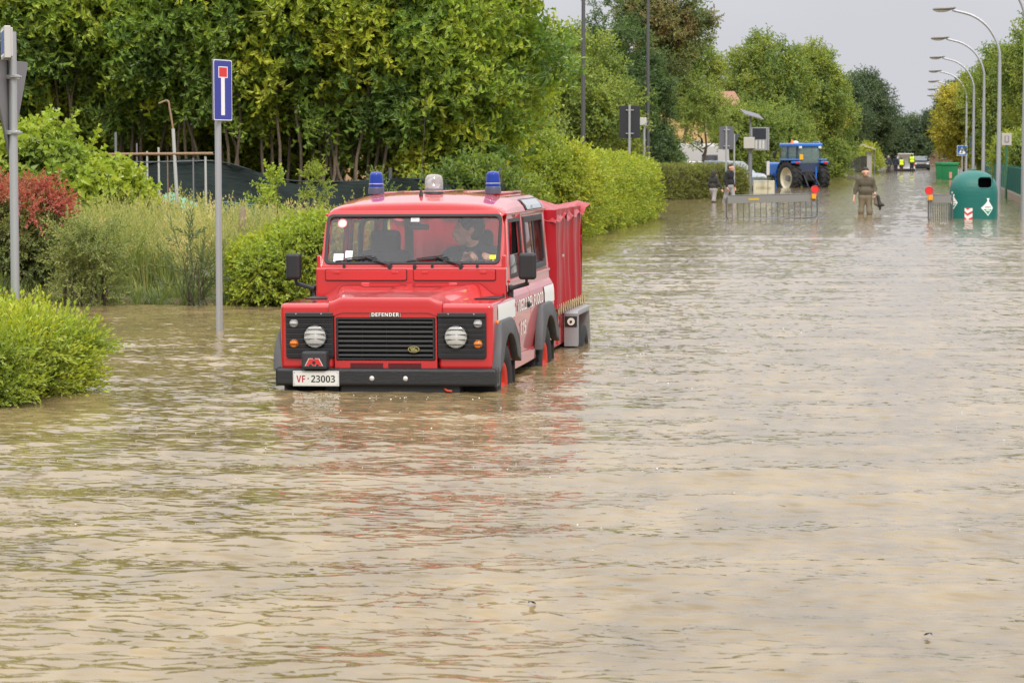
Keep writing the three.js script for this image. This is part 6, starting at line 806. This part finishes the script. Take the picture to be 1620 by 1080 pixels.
far('tall broad tree above the tractor', { x: -7.4, z: -184, h: 9.2, r: 2.6, low: 1.0, pal: 'mid', seed: 311, clumps: 150, R: 0.75, scale: 1.3 });
far('bright bushy tree directly behind the tractor', { x: -8.8, z: -158, h: 4.9, r: 2.2, low: 0.0, pal: 'light', seed: 312, clumps: 120, R: 0.6 });
far('bright bushy tree right behind the speed display', { x: -9.5, z: -152, h: 4.2, r: 1.7, low: 0.0, pal: 'mid', seed: 313, clumps: 100, R: 0.55 });
far('olive green tree right of the crossing sign on the left', { x: -6.9, z: -206, h: 6.3, r: 2.0, low: 0.9, pal: 'light', seed: 314, clumps: 95, R: 0.6, scale: 1.2 });
far('pale flowering bush at the far left verge', { x: -6.4, z: -196, h: 2.6, r: 1.2, low: 0.0, pal: 'light', seed: 315, clumps: 60, R: 0.4 });
far('dark green tree beyond the gated entrance', { x: -6.2, z: -300, h: 10.3, r: 3.1, low: 1.2, pal: 'deep', seed: 316, clumps: 150, R: 0.85, scale: 1.7 });
far('dark tree left of the gated entrance', { x: -8.6, z: -285, h: 9.0, r: 3.0, low: 0.8, pal: 'deep', seed: 317, clumps: 120, R: 0.85, scale: 1.6 });
far('small yellow green tree beside the gate', { x: -4.4, z: -238, h: 2.2, r: 0.8, low: 0.4, pal: 'golden', seed: 318, clumps: 26, R: 0.35, trunkR: 0.06 });
far('yellow flowering tree left of the dark trees', { x: -6.7, z: -201, h: 5.0, r: 0.9, low: 3.0, pal: 'yellowflower', seed: 319, clumps: 26, R: 0.3, trunkR: 0.07 });
far('hazy green tree at the end of the street', { x: -2.2, z: -420, h: 6.4, r: 4.0, low: 0.2, pal: 'deep', seed: 320, clumps: 110, R: 1.0, scale: 2.2 });
far('dark pine like tree above the brick house', { x: 3.2, z: -420, h: 8.0, r: 2.6, low: 3.2, pal: 'deep', seed: 321, clumps: 70, R: 0.9, scale: 2 });
far('golden yellow tree behind the blue crossing sign', { x: 2.95, z: -191, h: 6.5, r: 1.6, low: 1.5, pal: 'yellow', seed: 330, clumps: 130, R: 0.55, scale: 1.1 });
far('tall green tree at the right edge above the fence', { x: 6.7, z: -132, h: 8.6, r: 2.7, low: 1.3, pal: 'mid', seed: 331, clumps: 170, R: 0.65, scale: 1.1 });
far('tall green tree behind the nearest curved lamps', { x: 6.1, z: -160, h: 8.0, r: 2.9, low: 1.1, pal: 'mid', seed: 332, clumps: 160, R: 0.7, scale: 1.2 });
far('green tree right behind the golden yellow tree', { x: 5.6, z: -190, h: 8.4, r: 2.9, low: 1.0, pal: 'mid', seed: 333, clumps: 140, R: 0.75, scale: 1.3 });
far('dark green tree farther along the right side', { x: 4.9, z: -235, h: 8.0, r: 2.9, low: 1.0, pal: 'dark', seed: 334, clumps: 120, R: 0.85, scale: 1.5 });
far('far dark tree where the right side meets the sky', { x: 4.9, z: -285, h: 8.6, r: 3.0, low: 1.0, pal: 'deep', seed: 335, clumps: 110, R: 0.9, scale: 1.7 });
far('low bright bush above the green fence', { x: 4.9, z: -118, h: 2.6, r: 1.0, low: 0.2, pal: 'light', seed: 336, clumps: 60, R: 0.4, scale: 0.8 });
far('second bright bush above the green fence', { x: 4.8, z: -140, h: 2.5, r: 1.1, low: 0.2, pal: 'golden', seed: 337, clumps: 60, R: 0.4, scale: 0.8 });
far('leafy bush between lamps on the right side', { x: 4.6, z: -165, h: 2.9, r: 1.3, low: 0.1, pal: 'mid', seed: 338, clumps: 60, R: 0.4 });
// ---------------------------------------------------------------- floating bits and foam
[['small dark leaf floating at the lower left edge', -2.62, -11.6], ['small dark leaf floating at the bottom centre', -1.55, -10.9], ['small dark twig floating at the lower right', 0.05, -10.4], ['dark clump floating off the roadside hedge', -4.6, -53.5]].forEach(([l, x, z], i) => { const t = thing('floating_leaf', l, 'leaf', [x, 0.006, z], i * 1.1, 'dark bits floating on the water'), s = i === 3 ? 5 : 1; part('leaf', surf(8, 4, (u, v) => { const w = sin(u * PI) * 0.012 * s; return [lerp(-0.03, 0.03, u) * s, (0.006 + 0.008 * sin(u * 5)) * s, lerp(-w, w, v)]; }), std([0.03, 0.025, 0.035], 0.6, 0, { side: THREE.DoubleSide }), t); });
{
  const r = rng(91), list = [], white = col(0.75, 0.74, 0.7); const put = (x, z, s) => list.push([V(x, waveY(x, z) + 0.001, z), V(0, 1, 0), s, r() * 6, white]);
  for (let i = 0; i < 150; i++) { const z = -lerp(12.5, 19.5, r()), x = -4 + (r() + r() + r() - 1.5) * 3.4 + 1.0; put(x, z, 0.2 + r() * r() * 0.5); }
  for (let i = 0; i < 120; i++) { const z = -lerp(20, 30, r()); put(lerp(-3.0, 0.2, r() * r()), z, 0.3 + r() * r() * 0.6); }
  for (let i = 0; i < 14; i++) put(-3.7 + (r() - 0.5) * 1.3, -20.2 + r() * 0.35, 0.3 + r() * 0.5);
  const im = foliage('foam_bubbles', list, new THREE.SphereGeometry(0.009, 8, 5, 0, 2 * PI, 0, PI / 2).scale(1, 0.7, 1), phy([1, 1, 1], 0.25), scene); im.userData = { label: 'white foam bubbles drifting on the water around the car', category: 'foam', kind: 'stuff' };
}
renderer.render(scene, camera);
